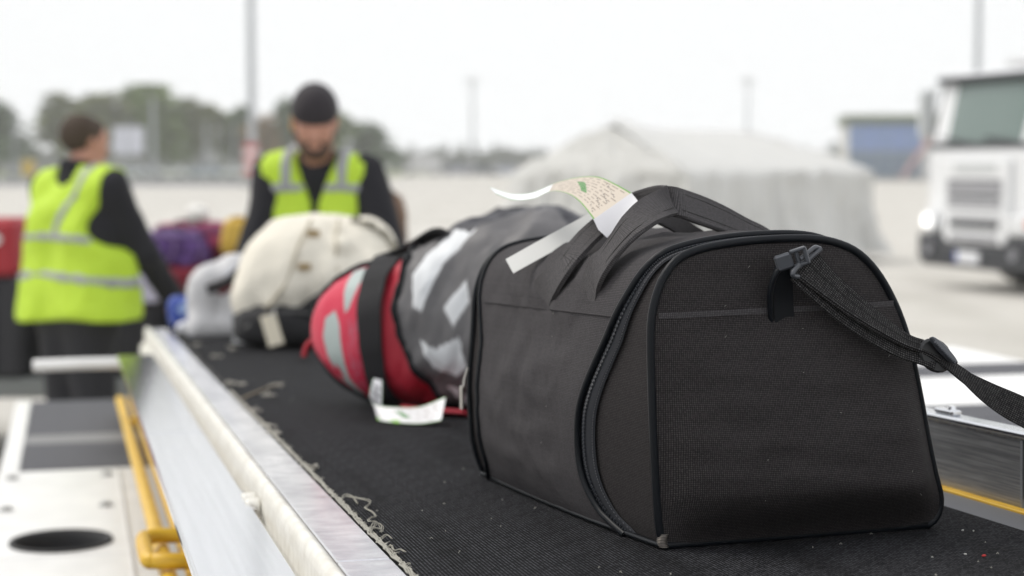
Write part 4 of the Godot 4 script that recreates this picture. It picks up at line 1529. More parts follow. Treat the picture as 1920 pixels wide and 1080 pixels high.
func handles(t: Node3D) -> void:
	# two sewn cloth loops; each is given by its outer and inner edge
	for q in [
		[[Vector3(-0.01, 0.239, -0.191), Vector3(-0.009, 0.264, -0.178), Vector3(-0.006, 0.281, -0.162), Vector3(0.002, 0.301, -0.149), Vector3(0.012, 0.321, -0.135), Vector3(0.028, 0.337, -0.13), Vector3(0.046, 0.35, -0.13), Vector3(0.065, 0.359, -0.134), Vector3(0.068, 0.36, -0.17), Vector3(0.068, 0.354, -0.223), Vector3(0.058, 0.34, -0.258), Vector3(0.038, 0.324, -0.269), Vector3(0.018, 0.306, -0.271), Vector3(0.001, 0.284, -0.276), Vector3(-0.012, 0.256, -0.296), Vector3(-0.011, 0.235, -0.334)],
		[Vector3(-0.011, 0.239, -0.14), Vector3(-0.012, 0.26, -0.126), Vector3(-0.012, 0.274, -0.105), Vector3(-0.004, 0.289, -0.092), Vector3(0.011, 0.306, -0.088), Vector3(0.029, 0.318, -0.092), Vector3(0.05, 0.326, -0.106), Vector3(0.07, 0.331, -0.12), Vector3(0.074, 0.334, -0.162), Vector3(0.071, 0.331, -0.205), Vector3(0.057, 0.324, -0.236), Vector3(0.034, 0.309, -0.233), Vector3(0.014, 0.292, -0.229), Vector3(-0.005, 0.271, -0.225), Vector3(-0.012, 0.25, -0.253), Vector3(-0.011, 0.233, -0.291)], 0.005],
		[[Vector3(0.261, 0.271, -0.182), Vector3(0.211, 0.309, -0.17), Vector3(0.181, 0.324, -0.17), Vector3(0.145, 0.34, -0.163), Vector3(0.109, 0.352, -0.155), Vector3(0.075, 0.359, -0.146), Vector3(0.075, 0.354, -0.189), Vector3(0.083, 0.342, -0.212), Vector3(0.111, 0.334, -0.228), Vector3(0.143, 0.323, -0.248), Vector3(0.184, 0.305, -0.275)],
		[Vector3(0.235, 0.26, -0.165), Vector3(0.195, 0.291, -0.154), Vector3(0.169, 0.303, -0.153), Vector3(0.135, 0.313, -0.144), Vector3(0.105, 0.321, -0.134), Vector3(0.077, 0.33, -0.134), Vector3(0.066, 0.335, -0.18), Vector3(0.07, 0.331, -0.205), Vector3(0.099, 0.322, -0.221), Vector3(0.128, 0.313, -0.242), Vector3(0.162, 0.299, -0.272)], 0.006]]:
		var a := spline(q[0], 6)
		var b := spline(q[1], 6)
		var n := a.size()
		var mid := PackedVector3Array()
		var ac := PackedVector3Array()
		var w := PackedFloat32Array()
		for i in n:
			mid.append((a[i] + b[i]) / 2.0)
			ac.append(a[i] - b[i])
			w.append(clampf(a[i].distance_to(b[i]), 0.012, 0.046))
		var st := sf()
		ribbon(st, mid, ac, w, q[2])
		var h := put(st, "handle", T.handle_cloth, t)
		for s in [-1, 1]:
			st = sf()
			var hem := PackedVector3Array()
			for i in n:
				hem.append(mid[i] + ac[i].normalized() * w[i] * 0.46 * s)
			tube(st, hem, q[2] * 0.56, 8)
			put(st, "hem", T.handle_cloth, h)
			st = sf()
			for i in n - 1:
				for f in [0.1, 0.4, 0.7]:
					var p = mid[i].lerp(mid[i + 1], f) + ac[i].normalized() * w[i] * 0.30 * s
					var d := (mid[i + 1] - mid[i]).normalized() * 0.0011
					var up = d.normalized().cross(ac[i].normalized()) * (q[2] / 2.0)
					tube(st, PackedVector3Array([p - d + up, p + d + up]), 0.0005, 4, false)
					tube(st, PackedVector3Array([p - d - up, p + d - up]), 0.0005, 4, false)
			put(st, "stitching", M(0.018, 0.017, 0.017, 0.9), h, "stuff")

func shoulder_strap(t: Node3D) -> void:
	var s1 := [Vector3(0.154, 0.291, 0.030), Vector3(0.175, 0.268, 0.032), Vector3(0.204, 0.242, 0.034), Vector3(0.232, 0.22, 0.036), Vector3(0.257, 0.204, 0.039), Vector3(0.279, 0.196, 0.042), Vector3(0.301, 0.176, 0.046), Vector3(0.336, 0.157, 0.055), Vector3(0.372, 0.14, 0.065), Vector3(0.429, 0.112, 0.07), Vector3(0.511, 0.106, 0.05), Vector3(0.60, 0.02, 0.03)]
	var s2 := [Vector3(0.123, 0.273, 0.034), Vector3(0.151, 0.252, 0.038), Vector3(0.179, 0.233, 0.040), Vector3(0.211, 0.214, 0.042), Vector3(0.244, 0.197, 0.044), Vector3(0.273, 0.186, 0.047), Vector3(0.296, 0.17, 0.050), Vector3(0.333, 0.136, 0.058), Vector3(0.37, 0.111, 0.068), Vector3(0.42, 0.09, 0.073), Vector3(0.495, 0.098, 0.063), Vector3(0.57, 0.02, 0.05)]
	var a := spline(s1, 6)
	var b := spline(s2, 6)
	var st := sf()
	var path := PackedVector3Array()
	var ac := PackedVector3Array()
	var w := PackedFloat32Array()
	for i in a.size():
		path.append((a[i] + b[i]) / 2.0)
		ac.append((a[i] - b[i]).normalized())
		w.append(maxf(a[i].distance_to(b[i]), 0.014))
	ribbon(st, path, ac, w, 0.0022)
	var strap := put(st, "shoulder_strap", T.webbing, t)
	# doubled lower layer up to the slider
	st = sf()
	var path2 := PackedVector3Array()
	for i in 33:
		path2.append(b[i] * 0.75 + a[i] * 0.25 + Vector3(-0.001, -0.006 - 0.003 * sin(i / 32.0 * PI), 0.0 - 0.004 * sin(i / 32.0 * PI)))
	ribbon(st, path2, ac.slice(0, 33), nums(0.020, 33), 0.0022)
	put(st, "strap_return", T.webbing, strap)
	st = sf()   # the rolled edge that catches the light
	tube(st, b.slice(0, 34), 0.0026, 6)
	put(st, "strap_edge", T.webbing, strap)
	st = sf()
	for s in [-0.36, -0.06, 0.06, 0.36]:
		for i in range(1, 30):
			for f in [0.0, 0.33, 0.66]:
				var p = path[i].lerp(path[i + 1], f) + ac[i] * w[i] * s
				var d := (path[i + 1] - path[i]).normalized() * 0.0012
				var up := ac[i].cross(d.normalized()) * 0.0012
				if up.z < 0.0: up = -up
				tube(st, PackedVector3Array([p - d + up, p + d + up]), 0.00045, 4, false)
	put(st, "stitching", M(0.012, 0.012, 0.012, 0.9), strap, "stuff")
	# tab and buckle
	st = sf()
	var tab := spline([Vector3(0.127, 0.222, 0.0120), Vector3(0.123, 0.246, 0.0165), Vector3(0.119, 0.268, 0.025), Vector3(0.124, 0.280, 0.029)], 6)
	ribbon(st, tab, same(Vector3(1, 0.1, 0), tab.size()), nums(0.022, tab.size()), 0.004)
	tube(st, spline([Vector3(0.113, 0.222, 0.0110), Vector3(0.107, 0.25, 0.021), Vector3(0.1085, 0.268, 0.028), Vector3(0.116, 0.278, 0.030)], 6), 0.003, 6)
	put(st, "strap_tab", T.vinyl, t)
	var bb := Basis(Vector3.BACK, 0.32) * Basis(Vector3.UP, -0.35)
	X = Transform3D(bb, Vector3(0.124, 0.284, 0.034))
	st = sf()
	cbox(st, Vector3(-0.008, 0, 0), Vector3(0.017, 0.016, 0.008), 0.002)
	cbox(st, Vector3(0.008, 0.0075, 0), Vector3(0.016, 0.003, 0.008), 0.001)
	cbox(st, Vector3(0.008, -0.0075, 0), Vector3(0.016, 0.003, 0.008), 0.001)
	cbox(st, Vector3(0.0145, 0, 0), Vector3(0.0045, 0.018, 0.008), 0.0015)
	cbox(st, Vector3(0.006, 0, -0.001), Vector3(0.004, 0.013, 0.005), 0.001)
	var bk := put(st, "buckle", T.plastic, t)
	X = Transform3D.IDENTITY
	st = sf()
	tube(st, spline([Vector3(0.131, 0.284, 0.038), Vector3(0.140, 0.290, 0.037), Vector3(0.150, 0.2955, 0.034), Vector3(0.158, 0.294, 0.030)], 5), 0.0024, 8)
	tube(st, spline([Vector3(0.130, 0.279, 0.038), Vector3(0.122, 0.271, 0.040), Vector3(0.1235, 0.268, 0.039), Vector3(0.130, 0.267, 0.036)], 5), 0.0026, 8)
	tube(st, PackedVector3Array([Vector3(0.122, 0.272, 0.038), Vector3(0.140, 0.283, 0.0365), Vector3(0.157, 0.294, 0.034)]), 0.0026, 8)
	put(st, "buckle_bar", T.plastic, bk)
	# slider
	X = Transform3D(Basis(Vector3.BACK, -0.74) * Basis(Vector3.RIGHT, -0.35), Vector3(0.2865, 0.190, 0.052))
	st = sf()
	var oval := PackedVector2Array()
	for k in 20:
		var an := TAU * k / 20
		oval.append(Vector2(cos(an) * 0.0205, sin(an) * 0.0045))
	prism(st, oval, 0.006, Transform3D.IDENTITY, 0.0012)
	var sl := put(st, "strap_slider", T.plastic, t)
	st = sf()
	for k in 14:
		cbox(st, Vector3(-0.0155 + k * 0.0024, -0.0035, 0.003), Vector3(0.0011, 0.003, 0.0022), 0.0003)
	put(st, "ridges", T.plastic, sl, "stuff")
	st = sf()
	oval = PackedVector2Array()
	for k in 20:
		var an := TAU * k / 20
		oval.append(Vector2(cos(an) * 0.021, sin(an) * 0.016))
	X = Transform3D(Basis(Vector3.BACK, -0.60), Vector3(0.2815, 0.1845, 0.0445))
	prism(st, oval, 0.006, Transform3D.IDENTITY, 0.002)
	put(st, "slider_frame", T.plastic_dark, sl)
	X = Transform3D.IDENTITY

func tag_print(sd: int, base := Color(0.74, 0.695, 0.64)) -> Image:
	# a printed luggage label: pale paper, grey lines of small print, green word
	var im := Image.create(256, 128, false, Image.FORMAT_RGB8)
	im.fill(base)
	if base.r < 0.8: im.fill_rect(Rect2i(0, 0, 104, 128), Color(0.88, 0.89, 0.90))
	var r := RandomNumberGenerator.new()
	r.seed = sd
	for k in 9:
		var x := 96 + r.randi_range(0, 10)
		var y := 10 + k * 12
		while x < 236:
			var wd := r.randi_range(4, 16)
			im.fill_rect(Rect2i(x, y, wd, 3), Color(0.50, 0.455, 0.41))
			x += wd + r.randi_range(3, 7)
	for k in 26:
		im.fill_rect(Rect2i(206 + (k * 5) % 34, 14 + k * 4, r.randi_range(1, 4), 3), Color(0.30, 0.28, 0.27))
	if base.r >= 0.8:      # bars of the printed code
		var bx := 18
		while bx < 84:
			var bw := r.randi_range(1, 5)
			im.fill_rect(Rect2i(bx, 22, bw, 84), Color(0.12, 0.12, 0.13))
			bx += bw + r.randi_range(2, 5)
	for k in 7:   # the slanted green word
		im.fill_rect(Rect2i(150 + k * 3, 36 + k * 7, 16, 6), Color(0.20, 0.48, 0.18))
	im.fill_rect(Rect2i(0, 0, 256, 4), Color(0.30, 0.55, 0.10))
	im.fill_rect(Rect2i(0, 124, 256, 4), Color(0.30, 0.55, 0.10))
	return im

func baggage_tags(bag: Node3D) -> void:
	# paper tag looped round the handle of the black bag
	var t := thing("baggage_tag", "curling white paper luggage tag looped round the black bag's handle", "luggage tag", bag.transform)
	var e1 := spline([Vector3(-0.024, 0.368, -0.448), Vector3(-0.005, 0.359, -0.419), Vector3(0.012, 0.36, -0.392), Vector3(0.032, 0.371, -0.364), Vector3(0.045, 0.376, -0.328), Vector3(0.053, 0.375, -0.287), Vector3(0.057, 0.366, -0.248), Vector3(0.06, 0.355, -0.21)], 5)
	var e2 := spline([Vector3(-0.023, 0.359, -0.426), Vector3(-0.01, 0.351, -0.4), Vector3(0.002, 0.352, -0.363), Vector3(0.013, 0.36, -0.333), Vector3(0.02, 0.356, -0.299), Vector3(0.02, 0.347, -0.266), Vector3(0.017, 0.336, -0.235), Vector3(0.014, 0.326, -0.209)], 5)
	var pm := M(0.8, 0.8, 0.8, 0.45)
	pm.albedo_texture = tex(tag_print(5))
	pm.albedo_color = Color.WHITE
	var white := M(0.62, 0.62, 0.60, 0.4)
	var st := sf()
	sheet(st, e1, e2)
	put(st, "printed_strip", pm, t)
	var f1 := spline([ Vector3(-0.034, 0.281, -0.363), Vector3(0.006, 0.302, -0.36), Vector3(0.051, 0.324, -0.361), Vector3(0.084, 0.339, -0.365), Vector3(0.124, 0.352, -0.362) ], 5)
	var f2 := spline([ Vector3(-0.031, 0.265, -0.345), Vector3(0.01, 0.286, -0.342), Vector3(0.051, 0.305, -0.344), Vector3(0.081, 0.313, -0.344), Vector3(0.106, 0.321, -0.346) ], 5)
	st = sf()
	sheet(st, f1, f2)
	put(st, "tail_strip", white, t)
	st = sf()
	sheet(st, PackedVector3Array([Vector3(0.06, 0.355, -0.21), Vector3(0.061, 0.346, -0.195), Vector3(0.049, 0.334, -0.188)]), PackedVector3Array([Vector3(0.014, 0.326, -0.209), Vector3(0.015, 0.315, -0.198), Vector3(0.022, 0.306, -0.19)]))
	put(st, "adhesive_end", M(0.55, 0.55, 0.58, 0.4), t)

func sheet(st: SurfaceTool, a: PackedVector3Array, b: PackedVector3Array) -> void:
	# paper between two edges, with a hair of thickness
	var up := (a[1] - a[0]).cross(b[0] - a[0]).normalized() * 0.00025
	for sg in [1.0, -1.0]:
		var rows := []
		var uvs := []
		for i in a.size():
			var row := PackedVector3Array()
			var ur := PackedVector2Array()
			for k in 5:
				row.append(a[i].lerp(b[i], k / 4.0) + up * sg)
				ur.append(Vector2(float(i) / (a.size() - 1), k / 4.0))
			rows.append(row)
			uvs.append(ur)
		grid(st, rows, uvs, 1 if sg > 0 else 2)
	for e in [a, b]:
		var rows := []
		for i in e.size():
			rows.append(PackedVector3Array([e[i] + up, e[i] - up]))
		grid(st, rows, [], 3)

# ------------------------------------------------------------------ the red, grey and black sports bag
func sports_profile(t: float) -> Vector2:   # half height, lift
	var kn := [[0.0, 0.012, 0.118], [0.010, 0.040, 0.095], [0.03, 0.066, 0.072], [0.06, 0.092, 0.045], [0.125, 0.122, 0.012], [0.19, 0.133, 0.002], [0.29, 0.160, 0.0], [0.385, 0.173, 0.0], [0.48, 0.176, 0.0], [0.56, 0.165, 0.0], [0.60, 0.13, 0.02], [0.62, 0.02, 0.10]]
	for i in kn.size() - 1:
		if t <= kn[i + 1][0]:
			var f: float = (t - kn[i][0]) / (kn[i + 1][0] - kn[i][0])
			var a: Array = kn[maxi(i - 1, 0)]
			var b: Array = kn[mini(i + 2, kn.size() - 1)]
			return Vector2(cubic_interpolate(kn[i][1], kn[i + 1][1], a[1], b[1], f) if i > 1 and i < 8 else lerpf(kn[i][1], kn[i + 1][1], f), lerpf(kn[i][2], kn[i + 1][2], f))
	return Vector2(0.02, 0.1)

func sports_p(t: float, deg: float, off := 0.0) -> Vector3:
	var pr := sports_profile(t)
	var a := deg_to_rad(deg)
	var c := Vector2(signf(cos(a)) * pow(absf(cos(a)), 0.85), signf(sin(a)) * pow(absf(sin(a)), 0.85))
	var wr := noise.get_noise_3d(t * 420.0, deg * 0.55, 2.0) * 0.016 + noise.get_noise_3d(t * 1100.0 + deg * 2.0, deg * 1.2, 8.0) * 0.006
	wr *= smoothstep(0.1, 0.3, t) * smoothstep(-85.0, -50.0, deg) + 0.15
	var h := pr.x + off + wr * (1.0 if pr.x > 0.03 else 0.0)
	return Vector3(t, maxf(pr.x + pr.y + c.y * h, 0.004 + off), c.x * h * 0.95)

func in_poly(p: Vector2, q: Array) -> bool:
	var pv := PackedVector2Array()
	for i in range(0, q.size(), 2):
		pv.append(Vector2(q[i], q[i + 1]))
	return Geometry2D.is_point_in_polygon(p, pv)

func sports_print() -> Image:
	var red := srgb(0.55, 0.020, 0.060)
	var deep := srgb(0.34, 0.012, 0.025)
	var silver := srgb(0.36, 0.42, 0.41)
	var bright := srgb(0.62, 0.64, 0.66)
	var grey := srgb(0.11, 0.108, 0.112)
	var navy := srgb(0.022, 0.022, 0.030)
	var black := srgb(0.014, 0.014, 0.016)
	# all in (metres along, degrees round): 0 faces the viewer, 90 is the top
	var on_red := [[0.105, 68, 0.150, 66, 0.140, 42, 0.128, 18, 0.118, 14, 0.108, 34], [0.068, 12, 0.092, 18, 0.106, 6, 0.112, -16, 0.116, -40, 0.135, -62, 0.115, -70, 0.090, -52, 0.070, -22, 0.062, -4]]
	var hole := [0.083, -30, 0.095, -32, 0.101, -44, 0.092, -48, 0.082, -40]
	var on_grey := [[0.262, 30, 0.290, 52, 0.330, 68, 0.385, 66, 0.372, 48, 0.335, 36, 0.312, 22, 0.290, 4, 0.270, 8], [0.278, -8, 0.315, -14, 0.360, -9, 0.372, -26, 0.345, -34, 0.305, -26], [0.330, 4, 0.372, 18, 0.380, 6, 0.350, -4], [0.318, -42, 0.345, -46, 0.362, -62, 0.335, -62]]
	var im := Image.create(512, 256, false, Image.FORMAT_RGB8)
	for y in 256:
		for x in 512:
			var t := x / 512.0 * 0.62
			var deg := (y / 255.0) * 360.0 - 180.0
			var n := noise.get_noise_2d(x * 3.0, y * 3.0) * 0.5
			var c := red
			if t > 0.163: c = deep.lerp(red, 0.35)
			var zipline := 0.228 + 0.085 * smoothstep(20.0, -75.0, deg) + 0.012 * smoothstep(10.0, 60.0, deg)
			var p := Vector2(t, deg)
			if t > zipline:
				c = grey
				for q in on_grey:
					if in_poly(p, q): c = bright
				if deg > 66.0 + 14.0 * sin(t * 30.0) or deg < -78.0:
					c = navy
			else:
				for q in on_red:
					if in_poly(p, q): c = silver
				if in_poly(p, hole): c = red
				if t > 0.128 and t < 0.15 and deg < 10.0 and deg > -50.0 and n > 0.02: c = red.lerp(silver, 0.35)
				if deg > 72.0 and t > 0.10 and t < 0.27: c = bright.lerp(silver, 0.4)
				if deg > 112.0 or deg < -74.0 or (deg > 74.0 and t <= 0.10): c = black
			im.set_pixel(x, y, c)
	return im

func sports_bag() -> void:
	X = Transform3D.IDENTITY
	var t := thing("sports_bag", "red and grey sports bag with silver patches behind the black duffel", "sports bag", belt_at(0.43, 3.138, -37.0))
	var m := M(1, 1, 1, 0.55)
	m.albedo_texture = tex(sports_print())
	m.albedo_color = Color.WHITE
	var names := [["end_panel", 0.0, 0.235], ["centre_panel", 0.235, 0.62]]
	for q in names:
		var st := sf()
		var rows := []
		var uvs := []
		var cnt := 24 if q[1] == 0.0 else 34
		for i in cnt + 1:
			var tt := lerpf(q[1], q[2], i / float(cnt))
			if q[1] == 0.0: tt = lerpf(q[1], q[2], pow(i / float(cnt), 1.5))
			var row := PackedVector3Array()
			var ur := PackedVector2Array()
			for k in 73:
				var deg := k * 5.0 - 180.0
				row.append(sports_p(tt, deg))
				ur.append(Vector2(tt / 0.62, k / 72.0))
			rows.append(row)
			uvs.append(ur)
		grid(st, rows, uvs)
		put(st, q[0], m, t)
	# piping: rim round the end, and the slanting zip line
	var st := sf()
	var pth := PackedVector3Array()
	for k in 30:
		pth.append(sports_p(lerpf(0.22, 0.006, pow(k / 29.0, 0.7)), 73.0, 0.003))
	for k in 30:
		pth.append(sports_p(lerpf(0.006, 0.25, pow(k / 29.0, 1.4)), -74.0, 0.003))
	tube(st, pth, 0.006, 8)
	put(st, "rim_piping", T.vinyl, t)
	st = sf()
	pth = PackedVector3Array()
	for k in 40:
		var deg := lerpf(88.0, -80.0, k / 39.0)
		pth.append(sports_p(0.228 + 0.085 * smoothstep(20.0, -75.0, deg) + 0.012 * smoothstep(10.0, 60.0, deg), deg, 0.002))
	tube(st, pth, 0.0055, 8)
	put(st, "zip_piping", T.vinyl, t)
	# webbing handle hanging down the side
	st = sf()
	pth = PackedVector3Array()
	var ac := PackedVector3Array()
	for k in 30:
		var f := k / 29.0
		var deg := lerpf(84.0, -76.0, f)
		pth.append(sports_p(0.172 + 0.022 * f, deg, 0.006 + 0.010 * sin(f * PI)))
		ac.append(Vector3(1, 0, -0.15 + 0.4 * sin(f * 5.0)))
	var w := PackedFloat32Array()
	for k in 30:
		w.append(0.052 - 0.018 * smoothstep(0.35, 0.75, k / 29.0))
	ribbon(st, pth, ac, w, 0.004)
	put(st, "webbing_handle", M(0.012, 0.012, 0.014, 0.85), t)
	st = sf()
	pth = spline([sports_p(0.14, 88, 0.004), sports_p(0.20, 80, 0.008), sports_p(0.27, 70, 0.010), sports_p(0.31, 62, 0.004)], 6)
	ribbon(st, pth, same(Vector3(0.2, 0.3, 1), pth.size()), nums(0.035, pth.size()), 0.004)
	put(st, "carry_loop", M(0.012, 0.012, 0.014, 0.85), t)
	st = sf()
	tube(st, spline([Vector3(0.0, 0.12, 0.0), Vector3(-0.014, 0.105, 0.01), Vector3(-0.020, 0.085, 0.012)], 4), 0.006, 6)
	put(st, "red_pull", M(0.35, 0.015, 0.03, 0.7), t)
	st = sf()
	pth = spline([Vector3(0.245, 0.006, 0.115), Vector3(0.30, 0.008, 0.150), Vector3(0.38, 0.008, 0.165)], 6)
	ribbon(st, pth, same(Vector3(0, 0.35, 1), pth.size()), nums(0.035, pth.size()), 0.006)
	put(st, "red_strap", M(0.42, 0.015, 0.035, 0.6), t)
	# paper tag at its foot
	var tg := thing("baggage_tag", "crumpled white luggage tag lying on the belt at the red sports bag's foot", "luggage tag", belt_at(0.46, 2.80, 0.0))
	st = sf()
	sheet(st, spline([Vector3(0.028, 0.065, -0.060), Vector3(0.016, 0.040, -0.030), Vector3(0.022, 0.026, 0.0), Vector3(0.05, 0.024, 0.030), Vector3(0.085, 0.026, 0.055), Vector3(0.122, 0.044, 0.085)], 5), spline([Vector3(0.042, 0.062, -0.055), Vector3(0.034, 0.012, -0.020), Vector3(0.020, 0.004, 0.025), Vector3(0.045, 0.003, 0.070), Vector3(0.075, 0.004, 0.105), Vector3(0.105, 0.010, 0.125)], 5))
	var pm := M(0.75, 0.75, 0.75, 0.4)
	pm.albedo_texture = tex(tag_print(9, Color(0.87, 0.87, 0.88)))
	pm.albedo_color = Color.WHITE
	put(st, "paper", pm, tg)
	st = sf()
	sheet(st, PackedVector3Array([Vector3(0.019, 0.0075, 0.022), Vector3(0.034, 0.0065, 0.048), Vector3(0.048, 0.0065, 0.069)]), PackedVector3Array([Vector3(0.0195, 0.0035, 0.026), Vector3(0.034, 0.0025, 0.053), Vector3(0.047, 0.0025, 0.075)]))
	put(st, "green_edge", M(0.22, 0.5, 0.06, 0.5), tg)

# ------------------------------------------------------------------ softer shapes
func navy_bag() -> void:
	X = Transform3D.IDENTITY
	var t := thing("navy_bag", "plain dark navy bag standing behind the red and grey sports bag", "bag", belt_at(0.872, 3.30, 8.0))
	var st := sf()
	soft(st, Vector3(0.112, 0.172, 0.15), 0.5, 0.02, 6.0, 21.0)
	put(st, "body", M(0.016, 0.016, 0.024, 0.75), t)
	st = sf()
	tube(st, spline([Vector3(-0.09, 0.30, 0.08), Vector3(0.0, 0.335, 0.10), Vector3(0.09, 0.30, 0.08)], 6), 0.005, 6)
	put(st, "zip", M(0.03, 0.03, 0.035, 0.4), t)
	st = sf()
	tube(st, spline([Vector3(-0.05, 0.33, -0.02), Vector3(-0.03, 0.352, -0.02), Vector3(0.03, 0.352, -0.02), Vector3(0.05, 0.33, -0.02)], 6), 0.008, 6)
	put(st, "handle", M(0.02, 0.02, 0.024, 0.7), t)

func soft(st: SurfaceTool, h: Vector3, sq := 0.6, amp := 0.02, freq := 8.0, sd := 0.0, flat_base := true) -> void:
	# cushion of half sizes h standing on y = 0
	var rows := []
	for i in 25:
		var p := PI * i / 24 - PI / 2
		var ring := PackedVector3Array()
		for k in 41:
			var a := TAU * k / 40
			var cp := pow(absf(cos(p)), sq)
			var v := Vector3(signf(cos(a)) * pow(absf(cos(a)), sq) * cp, signf(sin(p)) * pow(absf(sin(p)), sq), signf(sin(a)) * pow(absf(sin(a)), sq) * cp) * h
			var dir := v.normalized()
			v += dir * noise.get_noise_3dv(v * freq * 20.0 + Vector3.ONE * sd) * amp
			v += dir * (0.5 - absf(noise.get_noise_3dv(v * Vector3(freq * 45.0, freq * 12.0, freq * 45.0) + Vector3.ONE * (sd + 50.0)))) * amp * 0.7
			v.y += h.y
			if flat_base: v.y = maxf(v.y, 0.0)
			ring.append(v)
		rows.append(ring)
	grid(st, rows)

func drape(F: Field, pts: Array, off: float) -> PackedVector3Array:
	# a line of [x, y] points laid onto the near side of a field body
	var xs := []
	for q in pts:
		xs.append(Vector3(q[0], q[1], 0))
	var out := PackedVector3Array()
	for p in spline(xs, 6):
		var z := F.lo.z + (F.nz - 2) * F.cell
		while z > F.lo.z + F.cell:
			var i := int(round((p.x - F.lo.x) / F.cell)) + F.nx * (int(round((p.y - F.lo.y) / F.cell)) + F.ny * int(round((z - F.lo.z) / F.cell)))
			if F.d[clampi(i, 0, F.d.size() - 1)] <= 0.0:
				break
			z -= F.cell * 0.25
		out.append(Vector3(p.x, p.y, z + off))
	return out

func belt_bags() -> void:
	X = Transform3D.IDENTITY
	# low black bag
	var t := thing("black_bag", "low black bag lying under the cream rucksack, cream tag on it", "bag", belt_at(0.60, 4.68))
	var st := sf()
	soft(st, Vector3(0.18, 0.062, 0.14), 0.6, 0.012, 8.0, 4.0)
	put(st, "body", M(0.014, 0.014, 0.016, 0.8), t)
	st = sf()
	tube(st, spline([Vector3(-0.16, 0.06, 0.10), Vector3(-0.05, 0.10, 0.135), Vector3(0.08, 0.08, 0.14)], 6), 0.006, 6)
	put(st, "zip", M(0.05, 0.05, 0.05, 0.4), t)
	st = sf()
	tube(st, spline([Vector3(-0.02, 0.10, 0.12), Vector3(0.06, 0.15, 0.14), Vector3(0.13, 0.09, 0.12)], 6), 0.011, 7)
	put(st, "handle", M(0.02, 0.02, 0.022, 0.8), t)
	# cream rucksack
	var cream := M(0.70, 0.665, 0.575, 0.85)
	t = thing("rucksack", "large cream canvas rucksack bulging in front of the right handler", "rucksack", belt_at(0.645, 4.72, 6.0, 0.066))
	t.scale = Vector3(0.90, 0.94, 0.95)
	st = sf()
	var F := field(Vector3(-0.36, -0.04, -0.28), Vector3(0.36, 0.42, 0.28), 0.013)
	cap(F, Vector3(-0.07, 0.16, 0.0), Vector3(0.13, 0.175, 0.0), 0.155, 0.135, 0.05)
	cap(F, Vector3(-0.15, 0.10, 0.02), Vector3(-0.06, 0.21, 0.0), 0.095, 0.10, 0.05)
	cap(F, Vector3(-0.20, 0.05, 0.02), Vector3(0.17, 0.07, 0.02), 0.06, 0.09, 0.05)
	cap(F, Vector3(0.0, 0.12, 0.10), Vector3(0.11, 0.13, 0.10), 0.085, 0.085, 0.02)
	cap(F, Vector3(-0.11, 0.10, 0.12), Vector3(-0.10, 0.18, 0.10), 0.045, 0.05, 0.02)
	for q in [[-0.10, 0.06, -0.06, 0.27], [-0.02, 0.05, 0.01, 0.28], [0.06, 0.22, 0.17, 0.12], [0.08, 0.05, 0.10, 0.20], [-0.16, 0.06, -0.13, 0.20], [0.15, 0.05, 0.19, 0.14]]:
		var zz := 0.125 - absf(q[0]) * 0.25
		cap(F, Vector3(q[0], q[1], zz + 0.02), Vector3(q[2], q[3], zz - 0.06), 0.036, 0.026, 0.016)
	net(st, F, 0.0, func(p): return -p.y, 0.024)
	put(st, "body", cream, t)
	for q in [[[-0.20, 0.03], [-0.13, 0.12], [-0.09, 0.22], [-0.03, 0.30]], [[0.03, 0.03], [0.02, 0.14], [0.03, 0.24], [0.06, 0.30]]]:
		st = sf()
		tube(st, drape(F, q, 0.010), 0.0045, 6)
		put(st, "seam", M(0.46, 0.42, 0.33, 0.9), t)
	for q in [[-0.075, 0.165], [-0.035, 0.26]]:
		st = sf()
		var sp := drape(F, [[q[0] - 0.018, q[1]], [q[0] + 0.018, q[1]]], 0.014)
		ribbon(st, sp, same(Vector3(0, 1, 0), sp.size()), nums(0.018, sp.size()), 0.006)
		put(st, "leather_tab", M(0.32, 0.22, 0.09, 0.6), t)
	for q in [["top_strap", [[0.10, 0.30], [0.15, 0.285], [0.20, 0.25], [0.235, 0.20]]]]:
		st = sf()
		var sp := drape(F, q[1], 0.012)
		ribbon(st, sp, same(Vector3(1, -0.5, 0), sp.size()), nums(0.022, sp.size()), 0.005)
		put(st, q[0], M(0.30, 0.28, 0.225, 0.85), t)
	for q in [["baggage_tag", "cream paper tag hanging on the low black bag", Color(0.62, 0.57, 0.45), belt_at(0.502, 4.62), Vector3(0.0, 0.055, 0.10), Vector3(0.042, 0.085, 0.003), 0.25],
			["baggage_tag", "wide white tag between the white wrapped bag and the cream rucksack", Color(0.74, 0.75, 0.76), belt_at(0.466, 4.93), Vector3(0.0, 0.055, 0.06), Vector3(0.062, 0.115, 0.003), -0.12]]:
		var tg := thing(q[0], q[1], "luggage tag", q[3])
		st = sf()
		cbox(st, q[4], q[5], 0.001, Basis(Vector3.BACK, q[6]) * Basis(Vector3.RIGHT, -0.25))
		put(st, "paper", M(q[2].r, q[2].g, q[2].b, 0.5), tg)
		st = sf()
		tube(st, PackedVector3Array([q[4] + Vector3(0.0, q[5].y * 0.4, 0.0), q[4] + Vector3(0.01, q[5].y * 0.6, -0.02), q[4] + Vector3(0.012, q[5].y * 0.7, -0.06)]), 0.002, 5)
		put(st, "loop", M(0.5, 0.5, 0.48, 0.6), tg)
	# white wrapped bag with dark flap
	t = thing("wrapped_bag", "whitish wrapped bag with a dark strap left of the cream rucksack", "bag", belt_at(0.425, 5.22))
	st = sf()
	F = field(Vector3(-0.16, -0.02, -0.14), Vector3(0.16, 0.30, 0.14), 0.012)
	cap(F, Vector3(-0.045, 0.06, 0.0), Vector3(-0.045, 0.155, 0.0), 0.055, 0.048, 0.02)
